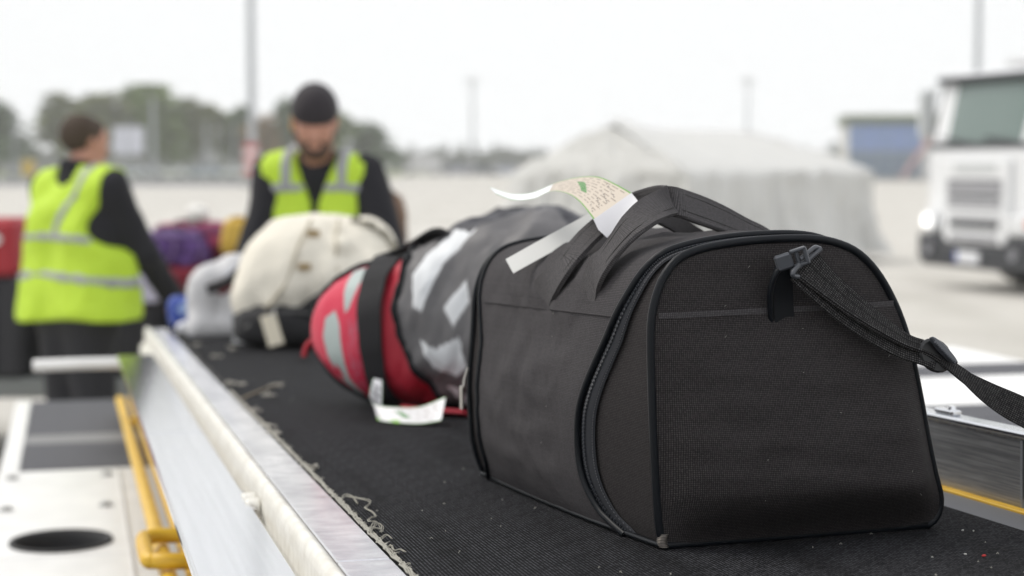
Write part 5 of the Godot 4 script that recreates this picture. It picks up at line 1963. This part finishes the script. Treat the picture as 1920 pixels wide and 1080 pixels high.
	cap(F, Vector3(0.035, 0.06, 0.0), Vector3(0.025, 0.17, 0.0), 0.06, 0.055, 0.02)
	cap(F, Vector3(-0.06, 0.03, 0.02), Vector3(0.07, 0.03, 0.02), 0.05, 0.05, 0.02)
	cap(F, Vector3(-0.04, 0.19, 0.0), Vector3(0.07, 0.21, -0.02), 0.035, 0.03, 0.02)
	net(st, F, 0.0, func(p): return -p.y, 0.03)
	put(st, "wrapping", M(0.52, 0.52, 0.53, 0.5), t)
	st = sf()
	var pth := spline([Vector3(-0.045, 0.145, 0.085), Vector3(0.01, 0.165, 0.095), Vector3(0.06, 0.205, 0.08), Vector3(0.10, 0.255, 0.04)], 6)
	ribbon(st, pth, same(Vector3(-0.4, 1, 0.3), pth.size()), nums(0.03, pth.size()), 0.008)
	put(st, "dark_strap", M(0.03, 0.028, 0.03, 0.7), t)
	st = sf()
	cbox(st, Vector3(0.015, 0.145, 0.103), Vector3(0.06, 0.014, 0.01), 0.004, Basis(Vector3.BACK, 0.45))
	put(st, "dark_red_lining", M(0.10, 0.012, 0.015, 0.8), t)
	st = sf()
	cbox(st, Vector3(0.035, 0.19, 0.085), Vector3(0.055, 0.045, 0.003), 0.001, Basis(Vector3.BACK, 0.5))
	put(st, "label", M(0.72, 0.73, 0.78, 0.4), t)
	# blue bag at the belt's end
	t = thing("blue_bag", "small bright blue bag at the far left end of the belt", "bag", belt_at(0.352, 5.60))
	st = sf()
	soft(st, Vector3(0.062, 0.055, 0.06), 0.6, 0.012, 10.0, 14.0)
	put(st, "body", M(0.025, 0.06, 0.30, 0.6), t)
	st = sf()
	pth = spline([Vector3(-0.03, 0.06, 0.058), Vector3(0.0, 0.085, 0.065), Vector3(0.05, 0.075, 0.06), Vector3(0.075, 0.05, 0.05)], 6)
	ribbon(st, pth, same(Vector3(0, 1, 0.2), pth.size()), nums(0.03, pth.size()), 0.006)
	put(st, "pale_strap", M(0.30, 0.42, 0.70, 0.6), t)
	t = thing("white_shoe", "small white shoe-like item lying in front of the blue bag", "shoe", belt_at(0.338, 5.44, 25.0))
	st = sf()
	soft(st, Vector3(0.034, 0.018, 0.016), 0.8, 0.004, 12.0, 5.0)
	put(st, "upper", M(0.70, 0.71, 0.75, 0.5), t)
	st = sf()
	cbox(st, Vector3(0, 0.004, 0), Vector3(0.066, 0.008, 0.030), 0.003)
	put(st, "sole", M(0.5, 0.5, 0.5, 0.7), t)
	t = thing("dark_case", "flat charcoal case between the blue bag and the wrapped bag", "case", belt_at(0.405, 5.52))
	st = sf()
	cbox(st, Vector3(0, 0.02, 0), Vector3(0.12, 0.04, 0.10), 0.01)
	put(st, "shell", M(0.03, 0.03, 0.034, 0.6), t)
	st = sf()
	tube(st, PackedVector3Array([Vector3(-0.055, 0.02, 0.052), Vector3(0, 0.022, 0.053), Vector3(0.055, 0.02, 0.052)]), 0.003, 5)
	put(st, "zip", M(0.1, 0.1, 0.1, 0.4), t)

func plaid(sd: int, a: Color, b: Color, c: Color) -> Image:
	var im := Image.create(64, 64, false, Image.FORMAT_RGB8)
	for y in 64:
		for x in 64:
			var k := a
			var u := (x + sd) % 32
			var v := (y + sd * 3) % 32
			if u < 13: k = k.lerp(b, 0.6)
			if v < 12: k = k.lerp(c, 0.55)
			if u > 22 and u < 25: k = k.lerp(Color(0.8, 0.75, 0.85), 0.5)
			if v > 20 and v < 23: k = k.lerp(Color(0.1, 0.08, 0.15), 0.6)
			im.set_pixel(x, y, k)
	return im

func luggage_cart() -> void:
	X = Transform3D.IDENTITY
	# flat baggage cart behind the left handler
	for cart in [["luggage_cart", "grey flat luggage cart behind the left handler, bags heaped on it", Vector3(-2.35, 0.03, -9.25), 2.9, 1.3, 0.42], ["luggage_cart", "grey luggage cart behind the right handler carrying two cases", Vector3(0.15, 0.03, -7.75), 1.5, 0.8, 0.50]]:
		var t := thing(cart[0], cart[1], "cart", Transform3D(Basis.IDENTITY, cart[2]))
		var L: float = cart[3]; var W: float = cart[4]; var H: float = cart[5]
		var st := sf()
		cbox(st, Vector3(0, H, 0), Vector3(L, 0.10, W), 0.01)
		put(st, "bed", M(0.17, 0.18, 0.175, 0.7), t)
		for s in [-1, 1]:
			for z in [-1, 1]:
				st = sf()
				lathe(st, [[0.0, -0.04], [0.1, -0.04], [0.17, -0.05], [0.18, 0.0], [0.17, 0.05], [0.1, 0.04], [0.0, 0.04]], 16, Transform3D(Basis(Vector3.RIGHT, PI / 2), Vector3(s * (L / 2 - 0.3), 0.18, z * (W / 2 - 0.1))))
				put(st, "wheel", T.rubber, t)
		st = sf()
		tube(st, PackedVector3Array([Vector3(L / 2, H, 0), Vector3(L / 2 + 0.3, H - 0.05, 0), Vector3(L / 2 + 0.6, H - 0.15, 0)]), 0.025, 8)
		put(st, "drawbar", M(0.5, 0.32, 0.03, 0.5), t)
	# [name, label, category, place, half size, colour, kind]
	var z := -9.15
	var bags := [
		["suitcase", "red suitcase with a white oval label at the left edge of the photo", "suitcase", Vector3(-2.80, 1.02, -8.80), Vector3(0.30, 0.145, 0.22), Color(0.33, 0.02, 0.03), "hard"],
		["suitcase", "dark suitcase under the red one at the left edge", "suitcase", Vector3(-2.78, 0.50, -8.85), Vector3(0.32, 0.26, 0.24), Color(0.018, 0.018, 0.022), "hard"],
		["holdall", "purple plaid holdall in the heap right of the left handler", "bag", Vector3(-1.80, 1.03, z + 0.02), Vector3(0.17, 0.10, 0.16), Color(0.2, 0.1, 0.3), "plaid1"],
		["holdall", "pink and red patterned holdall topmost in the heap", "bag", Vector3(-1.72, 1.12, z - 0.10), Vector3(0.21, 0.075, 0.15), Color(0.4, 0.05, 0.15), "plaid2"],
		["holdall", "dark red holdall under the purple plaid one", "bag", Vector3(-1.74, 0.89, z + 0.02), Vector3(0.165, 0.08, 0.17), Color(0.22, 0.012, 0.03), "soft"],
		["holdall", "black holdall at the bottom of the heap", "bag", Vector3(-1.75, 0.47, z), Vector3(0.30, 0.22, 0.22), Color(0.014, 0.014, 0.018), "soft"],
		["holdall", "maroon holdall at the right end of the heap", "bag", Vector3(-1.53, 1.02, z - 0.15), Vector3(0.10, 0.105, 0.13), Color(0.14, 0.012, 0.03), "soft"],
		["holdall", "wide black holdall on the cart between the left handler and the belt", "bag", Vector3(-2.12, 0.47, -8.85), Vector3(0.28, 0.25, 0.22), Color(0.014, 0.014, 0.018), "soft"],
		["yellow_bag", "small mustard yellow bag right of the patterned holdalls", "bag", Vector3(-1.365, 1.135, -8.55), Vector3(0.085, 0.085, 0.08), Color(0.56, 0.36, 0.06), "soft"],
		["box", "plain carton under the yellow bag", "box", Vector3(-1.30, 0.475, -8.75), Vector3(0.16, 0.325, 0.12), Color(0.35, 0.32, 0.27), "box"],
		["cap", "white cap lying on top of the patterned holdall", "cap", Vector3(-1.705, 1.265, z - 0.10), Vector3(0.065, 0.05, 0.06), Color(0.72, 0.71, 0.68), "cap"],
		["plastic_bag", "lilac white plastic bag beside the left handler's hand", "bag", Vector3(-1.86, 0.88, -8.72), Vector3(0.055, 0.10, 0.06), Color(0.56, 0.54, 0.68), "soft"],
		["suitcase", "brown soft case behind the right handler's arm", "suitcase", Vector3(-0.555, 1.13, -7.55), Vector3(0.085, 0.155, 0.14), Color(0.15, 0.085, 0.05), "soft"],
		["suitcase", "dark grey case under the brown one behind the right handler", "suitcase", Vector3(-0.53, 0.58, -7.58), Vector3(0.13, 0.275, 0.15), Color(0.05, 0.05, 0.055), "hard"],
	]
	for q in bags:
		var t := thing(q[0], q[1], q[2], Transform3D(Basis(Vector3.UP, rng.randf_range(-0.12, 0.12)), q[3]))
		var h: Vector3 = q[4]
		var m := M(q[5].r, q[5].g, q[5].b, 0.7)
		var st := sf()
		match q[6]:
			"hard":
				cbox(st, Vector3(0, h.y, 0), h * 2.0, 0.03)
				put(st, "shell", m, t)
				st = sf()
				for x in [-0.5, 0.0, 0.5]:
					cbox(st, Vector3(h.x * x, h.y, h.z + 0.004), Vector3(h.x * 0.25, h.y * 1.7, 0.012), 0.004)
				put(st, "ribs", m, t)
				st = sf()
				tube(st, spline([Vector3(-0.07, h.y * 2, h.z * 0.8), Vector3(-0.06, h.y * 2 + 0.03, h.z * 0.8), Vector3(0.06, h.y * 2 + 0.03, h.z * 0.8), Vector3(0.07, h.y * 2, h.z * 0.8)], 4), 0.01, 6)
				put(st, "handle", T.dark, t)
				if q[5].r > 0.3:
					st = sf()
					ball(st, Vector3(0.185, h.y * 1.30, h.z + 0.012), Vector3(0.055, 0.038, 0.006), 14)
					put(st, "oval_label", M(0.66, 0.62, 0.62, 0.5), t)
			"box":
				cbox(st, Vector3(0, h.y, 0), h * 2.0, 0.006)
				put(st, "carton", m, t)
				st = sf()
				cbox(st, Vector3(0, h.y * 2 + 0.001, 0), Vector3(0.05, 0.003, h.z * 2), 0.001)
				put(st, "tape", M(0.45, 0.38, 0.25, 0.4), t)
			"cap":
				soft(st, h, 0.9, 0.008, 10.0, 3.0)
				put(st, "crown", m, t)
				st = sf()
				ball(st, Vector3(0.0, 0.012, 0.065), Vector3(0.05, 0.006, 0.04), 12)
				put(st, "peak", m, t)
			_:
				if q[6] == "plaid1":
					set_tex(m, plaid(3, Color(0.30, 0.18, 0.42), Color(0.46, 0.34, 0.62), Color(0.20, 0.10, 0.28)), 0.34)
				if q[6] == "plaid2":
					set_tex(m, plaid(7, Color(0.55, 0.14, 0.26), Color(0.66, 0.30, 0.42), Color(0.30, 0.14, 0.30)), 0.40)
				soft(st, h, 0.55, 0.03, 7.0, q[3].x * 30.0)
				put(st, "body", m, t)
				st = sf()
				tube(st, spline([Vector3(-h.x * 0.5, h.y * 1.8, h.z * 0.5), Vector3(-h.x * 0.3, h.y * 2.15, h.z * 0.55), Vector3(h.x * 0.3, h.y * 2.15, h.z * 0.55), Vector3(h.x * 0.5, h.y * 1.8, h.z * 0.5)], 4), 0.009, 6)
				put(st, "handle", T.dark if q[6] != "soft" else m, t)

# ------------------------------------------------------------------ people
func workers() -> void:
	X = Transform3D.IDENTITY
	handler("handler with dark hair seen from behind in a yellow vest, reaching right", Transform3D(Basis(Vector3.UP, deg_to_rad(-38)), Vector3(-1.905, 0.03, -7.45)), 1.0, {
		"lean": 0.04, "girth": 1.20, "head_turn": -8.0, "head_bow": 6.0, "head_off": Vector3(0, -0.005, -0.01),
		"r": [Vector3(0.29, 1.17, -0.14), Vector3(0.22, 0.96, -0.36)], "l": [Vector3(-0.28, 1.17, -0.10), Vector3(-0.14, 0.97, -0.36)], "open": false, "cap": false, "hem": 0.88})
	handler("handler in a black cap and open yellow vest bending over the belt's end", Transform3D(Basis(Vector3.UP, deg_to_rad(172)), Vector3(-0.755, 0.03, -6.74)), 1.045, {
		"lean": 0.03, "girth": 0.95, "head_turn": 14.0, "head_bow": 14.0, "head_off": Vector3(0, -0.015, -0.035),
		"r": [Vector3(0.235, 1.14, -0.10), Vector3(0.20, 0.98, -0.36)], "l": [Vector3(-0.30, 1.13, -0.10), Vector3(-0.28, 0.97, -0.34)], "open": true, "cap": true, "hem": 0.90})

func handler(label: String, xf: Transform3D, size: float, o: Dictionary) -> void:
	# built facing -z at 1.78 m, then sized
	var t := thing("person", label, "person", Transform3D(xf.basis.scaled(Vector3.ONE * size), xf.origin))
	var lean: float = o.lean
	var L := func(p: Vector3) -> Vector3:      # lean from the hips
		if p.y < 0.95: return p
		var q := p - Vector3(0, 0.95, 0)
		return Vector3(0, 0.95, 0) + Basis(Vector3.RIGHT, -lean) * q
	var sh := {"r": L.call(Vector3(0.185 * o.girth, 1.455, 0.0)), "l": L.call(Vector3(-0.185 * o.girth, 1.455, 0.0))}
	var neck: Vector3 = L.call(Vector3(0, 1.50, 0.01))
	var headc: Vector3 = L.call(Vector3(0, 1.655, -0.02) + o.head_off)
	var hb := Basis(Vector3.UP, deg_to_rad(o.head_turn)) * Basis(Vector3.RIGHT, -deg_to_rad(o.head_bow))
	var H := func(x, y, z) -> Vector3: return headc + hb * Vector3(x, y, z)
	# --- torso field for the vest, then arms for the jacket, then all of the body
	var lo := Vector3(-0.48, -0.02, -0.62)
	var hi := Vector3(0.48, 1.95, 0.42)
	var g: float = o.girth
	var torso := field(Vector3(-0.50, 0.55, -0.48), Vector3(0.50, 1.70, 0.40), 0.020)
	var sq := Vector3(1, 1, 1.35)
	for s in [-1, 1]:
		cap(torso, L.call(Vector3(s * 0.075 * g, 0.90, 0)), L.call(Vector3(s * 0.085 * g, 1.25, 0)), 0.122 * g, 0.125 * g, 0.06, sq)
		cap(torso, L.call(Vector3(s * 0.085 * g, 1.25, 0)), L.call(Vector3(s * 0.105 * g, 1.40, 0)), 0.125 * g, 0.095 * g, 0.06, sq)
		cap(torso, L.call(Vector3(s * 0.03, 1.49, 0.015)), L.call(Vector3(s * 0.175 * g, 1.445, 0.005)), 0.055, 0.062, 0.05)
	cap(torso, L.call(Vector3(0, 1.36, 0.03)), L.call(Vector3(0, 1.48, 0.02)), 0.10, 0.065, 0.06)
	var vest := field(torso.lo, torso.lo + Vector3(torso.nx - 1, torso.ny - 1, torso.nz - 1) * torso.cell - Vector3.ONE * 0.001, torso.cell)
	vest.nx = torso.nx; vest.ny = torso.ny; vest.nz = torso.nz
	vest.d = torso.d.duplicate()
	for s in [-1, 1]:      # the vest falls straight and wide to its hem
		cap(vest, L.call(Vector3(s * 0.10 * g, o.hem - 0.05, 0)), L.call(Vector3(s * 0.10 * g, 1.20, 0)), 0.172 * g, 0.134 * g, 0.05, Vector3(1, 1, 1.2))
	var body := field(lo, hi, 0.020)
	body_core(body, L, sq, g)
	cap(body, neck - Vector3(0, 0.06, 0), headc - Vector3(0, 0.06, -0.01), 0.062, 0.058, 0.03)
	for k in ["r", "l"]:
		var e: Vector3 = o[k][0]
		var w: Vector3 = o[k][1]
		cap(body, sh[k], e, 0.056, 0.043, 0.03)
		cap(body, e, w, 0.042, 0.030, 0.02)
	var st := sf()
	net(st, body, -0.012, func(p): return p.y - (headc.y - 0.02))
	# head, finer
	var hd := field(headc - Vector3(0.16, 0.20, 0.17), headc + Vector3(0.16, 0.16, 0.17), 0.008)
	cap(hd, H.call(0, 0.035, 0.022), H.call(0, 0.03, -0.022), 0.083, 0.076, 0.02, Vector3(1.08, 1, 1))
	cap(hd, H.call(0, -0.03, -0.035), H.call(0, -0.085, -0.062), 0.060, 0.034, 0.04)
	for s in [-1, 1]:
		cap(hd, H.call(s * 0.040, -0.055, 0.0), H.call(s * 0.022, -0.085, -0.05), 0.030, 0.025, 0.03)
		cap(hd, H.call(s * 0.034, 0.012, -0.068), H.call(s * 0.014, 0.014, -0.082), 0.016, 0.013, 0.012)     # brow
		cap(hd, H.call(s * 0.036, -0.03, -0.062), H.call(s * 0.034, -0.036, -0.066), 0.020, 0.018, 0.02)     # cheek
		cap(hd, H.call(s * 0.080, 0.010, 0.012), H.call(s * 0.078, -0.022, 0.004), 0.015, 0.011, 0.008, Vector3(2, 1, 1))   # ear
	cap(hd, H.call(0, 0.0, -0.088), H.call(0, -0.035, -0.106), 0.010, 0.014, 0.012)     # nose
	cap(hd, H.call(-0.016, -0.062, -0.086), H.call(0.016, -0.062, -0.086), 0.009, 0.009, 0.008)   # lips
	cap(hd, headc + Vector3(0, -0.09, 0.015), neck - Vector3(0, 0.02, 0), 0.058, 0.062, 0.03)
	net(st, hd)
	# hands: palm, four fingers and a thumb each
	for k in ["r", "l"]:
		var e: Vector3 = o[k][0]
		var w: Vector3 = o[k][1]
		var d := (w - e).normalized()
		var s := 1.0 if k == "r" else -1.0
		var across := d.cross(Vector3.UP).normalized()
		var down := across.cross(d).normalized() * -1.0
		if down.y > 0: down = -down
		var hf := field(w - Vector3.ONE * 0.05 + d * 0.05 - Vector3.ONE * 0.10, w + d * 0.06 + Vector3.ONE * 0.15, 0.006)
		cap(hf, w - d * 0.02, w + d * 0.02, 0.029, 0.028, 0.01)
		for f in 4:
			var off := (f - 1.5) * 0.021
			var p0 := w + d * 0.03 + across * off * 0.8
			var p1 := w + d * 0.088 + across * off
			var ln: float = [0.030, 0.036, 0.038, 0.033][f]
			var p2 := p1 + (d * 0.85 + down * 0.5).normalized() * ln
			var p3 := p2 + (d * 0.35 + down * 0.9).normalized() * ln * 0.8
			cap(hf, p0, p1, 0.014, 0.0105, 0.008)
			cap(hf, p1, p2, 0.0098, 0.009, 0.003)
			cap(hf, p2, p3, 0.009, 0.0078, 0.003)
		var th := w + d * 0.03 - across * s * 0.026
		var t1 := th + (d * 0.7 - across * s * 0.6 + down * 0.35).normalized() * 0.036
		cap(hf, th, t1, 0.0125, 0.0105, 0.006)
		cap(hf, t1, t1 + (d * 0.85 - across * s * 0.1 + down * 0.5).normalized() * 0.03, 0.0102, 0.0085, 0.003)
		net(st, hf)
	put(st, "body", T.skin, t)
	# --- trousers and shoes
	var leg := field(Vector3(-0.36, 0.03, -0.26), Vector3(0.36, 1.12, 0.30), 0.020)
	for s in [-1, 1]:
		cap(leg, Vector3(s * 0.085, 0.93, 0), Vector3(s * 0.095, 0.50, -0.01), 0.112, 0.086, 0.03)
		cap(leg, Vector3(s * 0.075 * g, 0.90, 0), Vector3(s * 0.075 * g, 0.99, 0), 0.116 * g, 0.112 * g, 0.05, sq)
		cap(leg, Vector3(s * 0.095, 0.50, -0.01), Vector3(s * 0.10, 0.10, 0.02), 0.080, 0.068, 0.02)
		st = sf()
	net(st, leg, 0.008, func(p): return 0.07 - p.y, 0.012)
	put(st, "trousers", M(0.018, 0.018, 0.022, 0.9), t)
	for s in [-1, 1]:
		st = sf()
		var sf_ := field(Vector3(s * 0.10 - 0.12, -0.03, -0.27), Vector3(s * 0.10 + 0.12, 0.18, 0.16), 0.012)
		cap(sf_, Vector3(s * 0.10, 0.05, 0.05), Vector3(s * 0.115, 0.035, -0.15), 0.048, 0.040, 0.03)
		cap(sf_, Vector3(s * 0.10, 0.06, 0.04), Vector3(s * 0.10, 0.11, 0.03), 0.05, 0.05, 0.03)
		net(st, sf_, 0.0, func(p): return 0.004 - p.y)
		put(st, "shoe", T.rubber, t)
	# --- jacket: torso and sleeves
	var jk := field(Vector3(-0.48, 0.80, -0.60), Vector3(0.48, 1.72, 0.40), 0.018)
	body_core(jk, L, sq, g)
	for k in ["r", "l"]:
		cap(jk, sh[k], o[k][0], 0.072, 0.056, 0.03)
		cap(jk, o[k][0], o[k][1], 0.055, 0.042, 0.02)
	cap(jk, neck - Vector3(0, 0.05, 0), neck + Vector3(0, 0.045, 0.0), 0.078, 0.072, 0.03)
	var wr: Vector3 = o.r[1]
	st = sf()
	net(st, jk, 0.006, func(p): return maxf(0.86 - p.y, p.y - neck.y - (0.030 if o.cap else 0.072) + p.z * (0.2 if o.cap else -0.25)), 0.016)
	put(st, "jacket", T.black_cloth, t)
	# --- vest and its bands
	var opened: bool = o.open
	var hem: float = o.hem
	var inv := func(p: Vector3) -> Vector3:
		var q := p - Vector3(0, 0.95, 0)
		return Vector3(0, 0.95, 0) + Basis(Vector3.RIGHT, lean) * q
	var cut := func(p: Vector3) -> float:
		var q: Vector3 = inv.call(p) if p.y > 0.95 else p
		var c := hem - q.y + 0.012 * sin(q.x * 9.0)
		c = maxf(c, absf(q.x) - lerpf(0.42, maxf(0.160 * g, 0.165), smoothstep(1.06, 1.28, q.y)) - 0.055 * smoothstep(1.28, 1.45, q.y))                                # arm holes
		c = maxf(c, 0.080 - Vector2(q.x, (q.y - 1.545) * 0.9).length())                   # neck
		if q.z < 0.02:
			var half := 0.012 + 0.34 * maxf(q.y - 1.33, 0.0) if opened else 0.002 + 0.5 * maxf(q.y - 1.36, 0.0)
			c = maxf(c, half - absf(q.x))
		return c
	st = sf()
	net(st, vest, 0.022, cut, 0.034)
	var vm := put(st, "vest", T.hivis, t)
	var bands := [1.385, 1.12] if opened else [1.22, 1.05]
	for y in bands:
		st = sf()
		net(st, vest, 0.0285, func(p):
			var q: Vector3 = inv.call(p) if p.y > 0.95 else p
			return maxf(absf(q.y - y - 0.02 * cos(q.x * 5.0)) - 0.024, cut.call(p)), 0.034)
		put(st, "reflective_band", T.reflective, vm)
	for s in [-1, 1]:
		st = sf()
		net(st, vest, 0.0295, func(p):
			var q: Vector3 = inv.call(p) if p.y > 0.95 else p
			var sx: float = s * 0.112 * g if opened else (0.035 + 0.10 * smoothstep(1.22, 1.48, q.y) if s > 0 else 9.0)
			if not opened and q.z < 0.0: sx = s * 0.112 * g
			return maxf(maxf(absf(q.x - sx) - 0.026, (bands[0] - 0.0) - q.y), cut.call(p)), 0.034)
		put(st, "reflective_band", T.reflective, vm)
	# --- head wear, hair, beard, eyes
	var hr := field(headc - Vector3(0.17, 0.20, 0.18), headc + Vector3(0.17, 0.20, 0.18), 0.008)
	cap(hr, H.call(0, 0.038, 0.024), H.call(0, 0.034, -0.020), 0.089, 0.081, 0.02, Vector3(1.06, 1, 1))
	if o.cap:
		cap(hr, H.call(0, 0.07, 0.022), H.call(0, 0.07, -0.022), 0.075, 0.07, 0.03, Vector3(1.06, 1, 1))
		st = sf()
		net(st, hr, 0.005, func(p):
			var q: Vector3 = hb.inverse() * (p - headc)
			return 0.028 - q.y + q.z * 0.15)
		put(st, "cap", M(0.022, 0.018, 0.022, 0.85), t)
		st = sf()
		cbox(st, H.call(0.083, -0.005, 0.02), Vector3(0.012, 0.05, 0.02), 0.004, hb)
		put(st, "ear_plug", M(0.75, 0.45, 0.04, 0.6), t)
		var bf := field(headc - Vector3(0.14, 0.18, 0.15), headc + Vector3(0.14, 0.02, 0.08), 0.008)
		cap(bf, H.call(0, -0.055, -0.048), H.call(0, -0.088, -0.060), 0.048, 0.036, 0.03)
		for s in [-1, 1]:
			cap(bf, H.call(s * 0.052, -0.04, -0.005), H.call(s * 0.024, -0.085, -0.05), 0.026, 0.027, 0.03)
		st = sf()
		net(st, bf, 0.005, func(p):
			var q: Vector3 = hb.inverse() * (p - headc)
			return maxf(q.y + 0.045 - absf(q.x) * 0.4, 0.012 - Vector2(q.x * 0.6, q.y + 0.062).length() if q.z < -0.07 else -1.0), 0.01)
		put(st, "beard", M(0.085, 0.05, 0.035, 0.9), t)
	else:
		st = sf()
		net(st, hr, 0.002, func(p):
			var q: Vector3 = hb.inverse() * (p - headc)
			var c := maxf(-0.075 - q.y, -q.z - 0.015 - maxf(q.y - 0.02, 0.0) * 0.9)
			c = maxf(c, 0.022 - Vector2(q.y + 0.005, q.z - 0.008).length() if absf(q.x) > 0.05 else -1.0)
			return maxf(c, 0.035 - Vector2(q.x - 0.0, q.z - 0.025).length() if q.y > 0.09 else -1.0), 0.012)
		put(st, "hair", M(0.055, 0.038, 0.026, 0.9), t)
	for s in [-1, 1]:
		st = sf()
		tube(st, PackedVector3Array([H.call(s * 0.048, 0.013, -0.077), H.call(s * 0.032, 0.020, -0.090), H.call(s * 0.014, 0.015, -0.095)]), 0.0045, 6)
		put(st, "eyebrow", M(0.06, 0.035, 0.025, 0.9), t)
		st = sf()
		ball(st, H.call(s * 0.031, -0.006, -0.071), Vector3(0.0115, 0.0075, 0.0095), 12, hb)
		put(st, "eye", M(0.35, 0.32, 0.30, 0.2), t)

func body_core(F: Field, L: Callable, sq: Vector3, g: float) -> void:
	for s in [-1, 1]:
		cap(F, L.call(Vector3(s * 0.075 * g, 0.92, 0)), L.call(Vector3(s * 0.085 * g, 1.25, 0)), 0.112 * g, 0.120 * g, 0.06, sq)
		cap(F, L.call(Vector3(s * 0.085 * g, 1.25, 0)), L.call(Vector3(s * 0.105 * g, 1.40, 0)), 0.120 * g, 0.092 * g, 0.06, sq)
		cap(F, L.call(Vector3(s * 0.03, 1.48, 0.015)), L.call(Vector3(s * 0.175 * g, 1.445, 0.005)), 0.05, 0.058, 0.05)
		cap(F, Vector3(s * 0.085, 0.90, 0), Vector3(s * 0.095, 0.50, -0.01), 0.095, 0.062, 0.03)
		cap(F, Vector3(s * 0.095, 0.50, -0.01), Vector3(s * 0.10, 0.09, 0.02), 0.055, 0.040, 0.02)
		cap(F, Vector3(s * 0.10, 0.05, 0.05), Vector3(s * 0.115, 0.035, -0.13), 0.036, 0.028, 0.03)
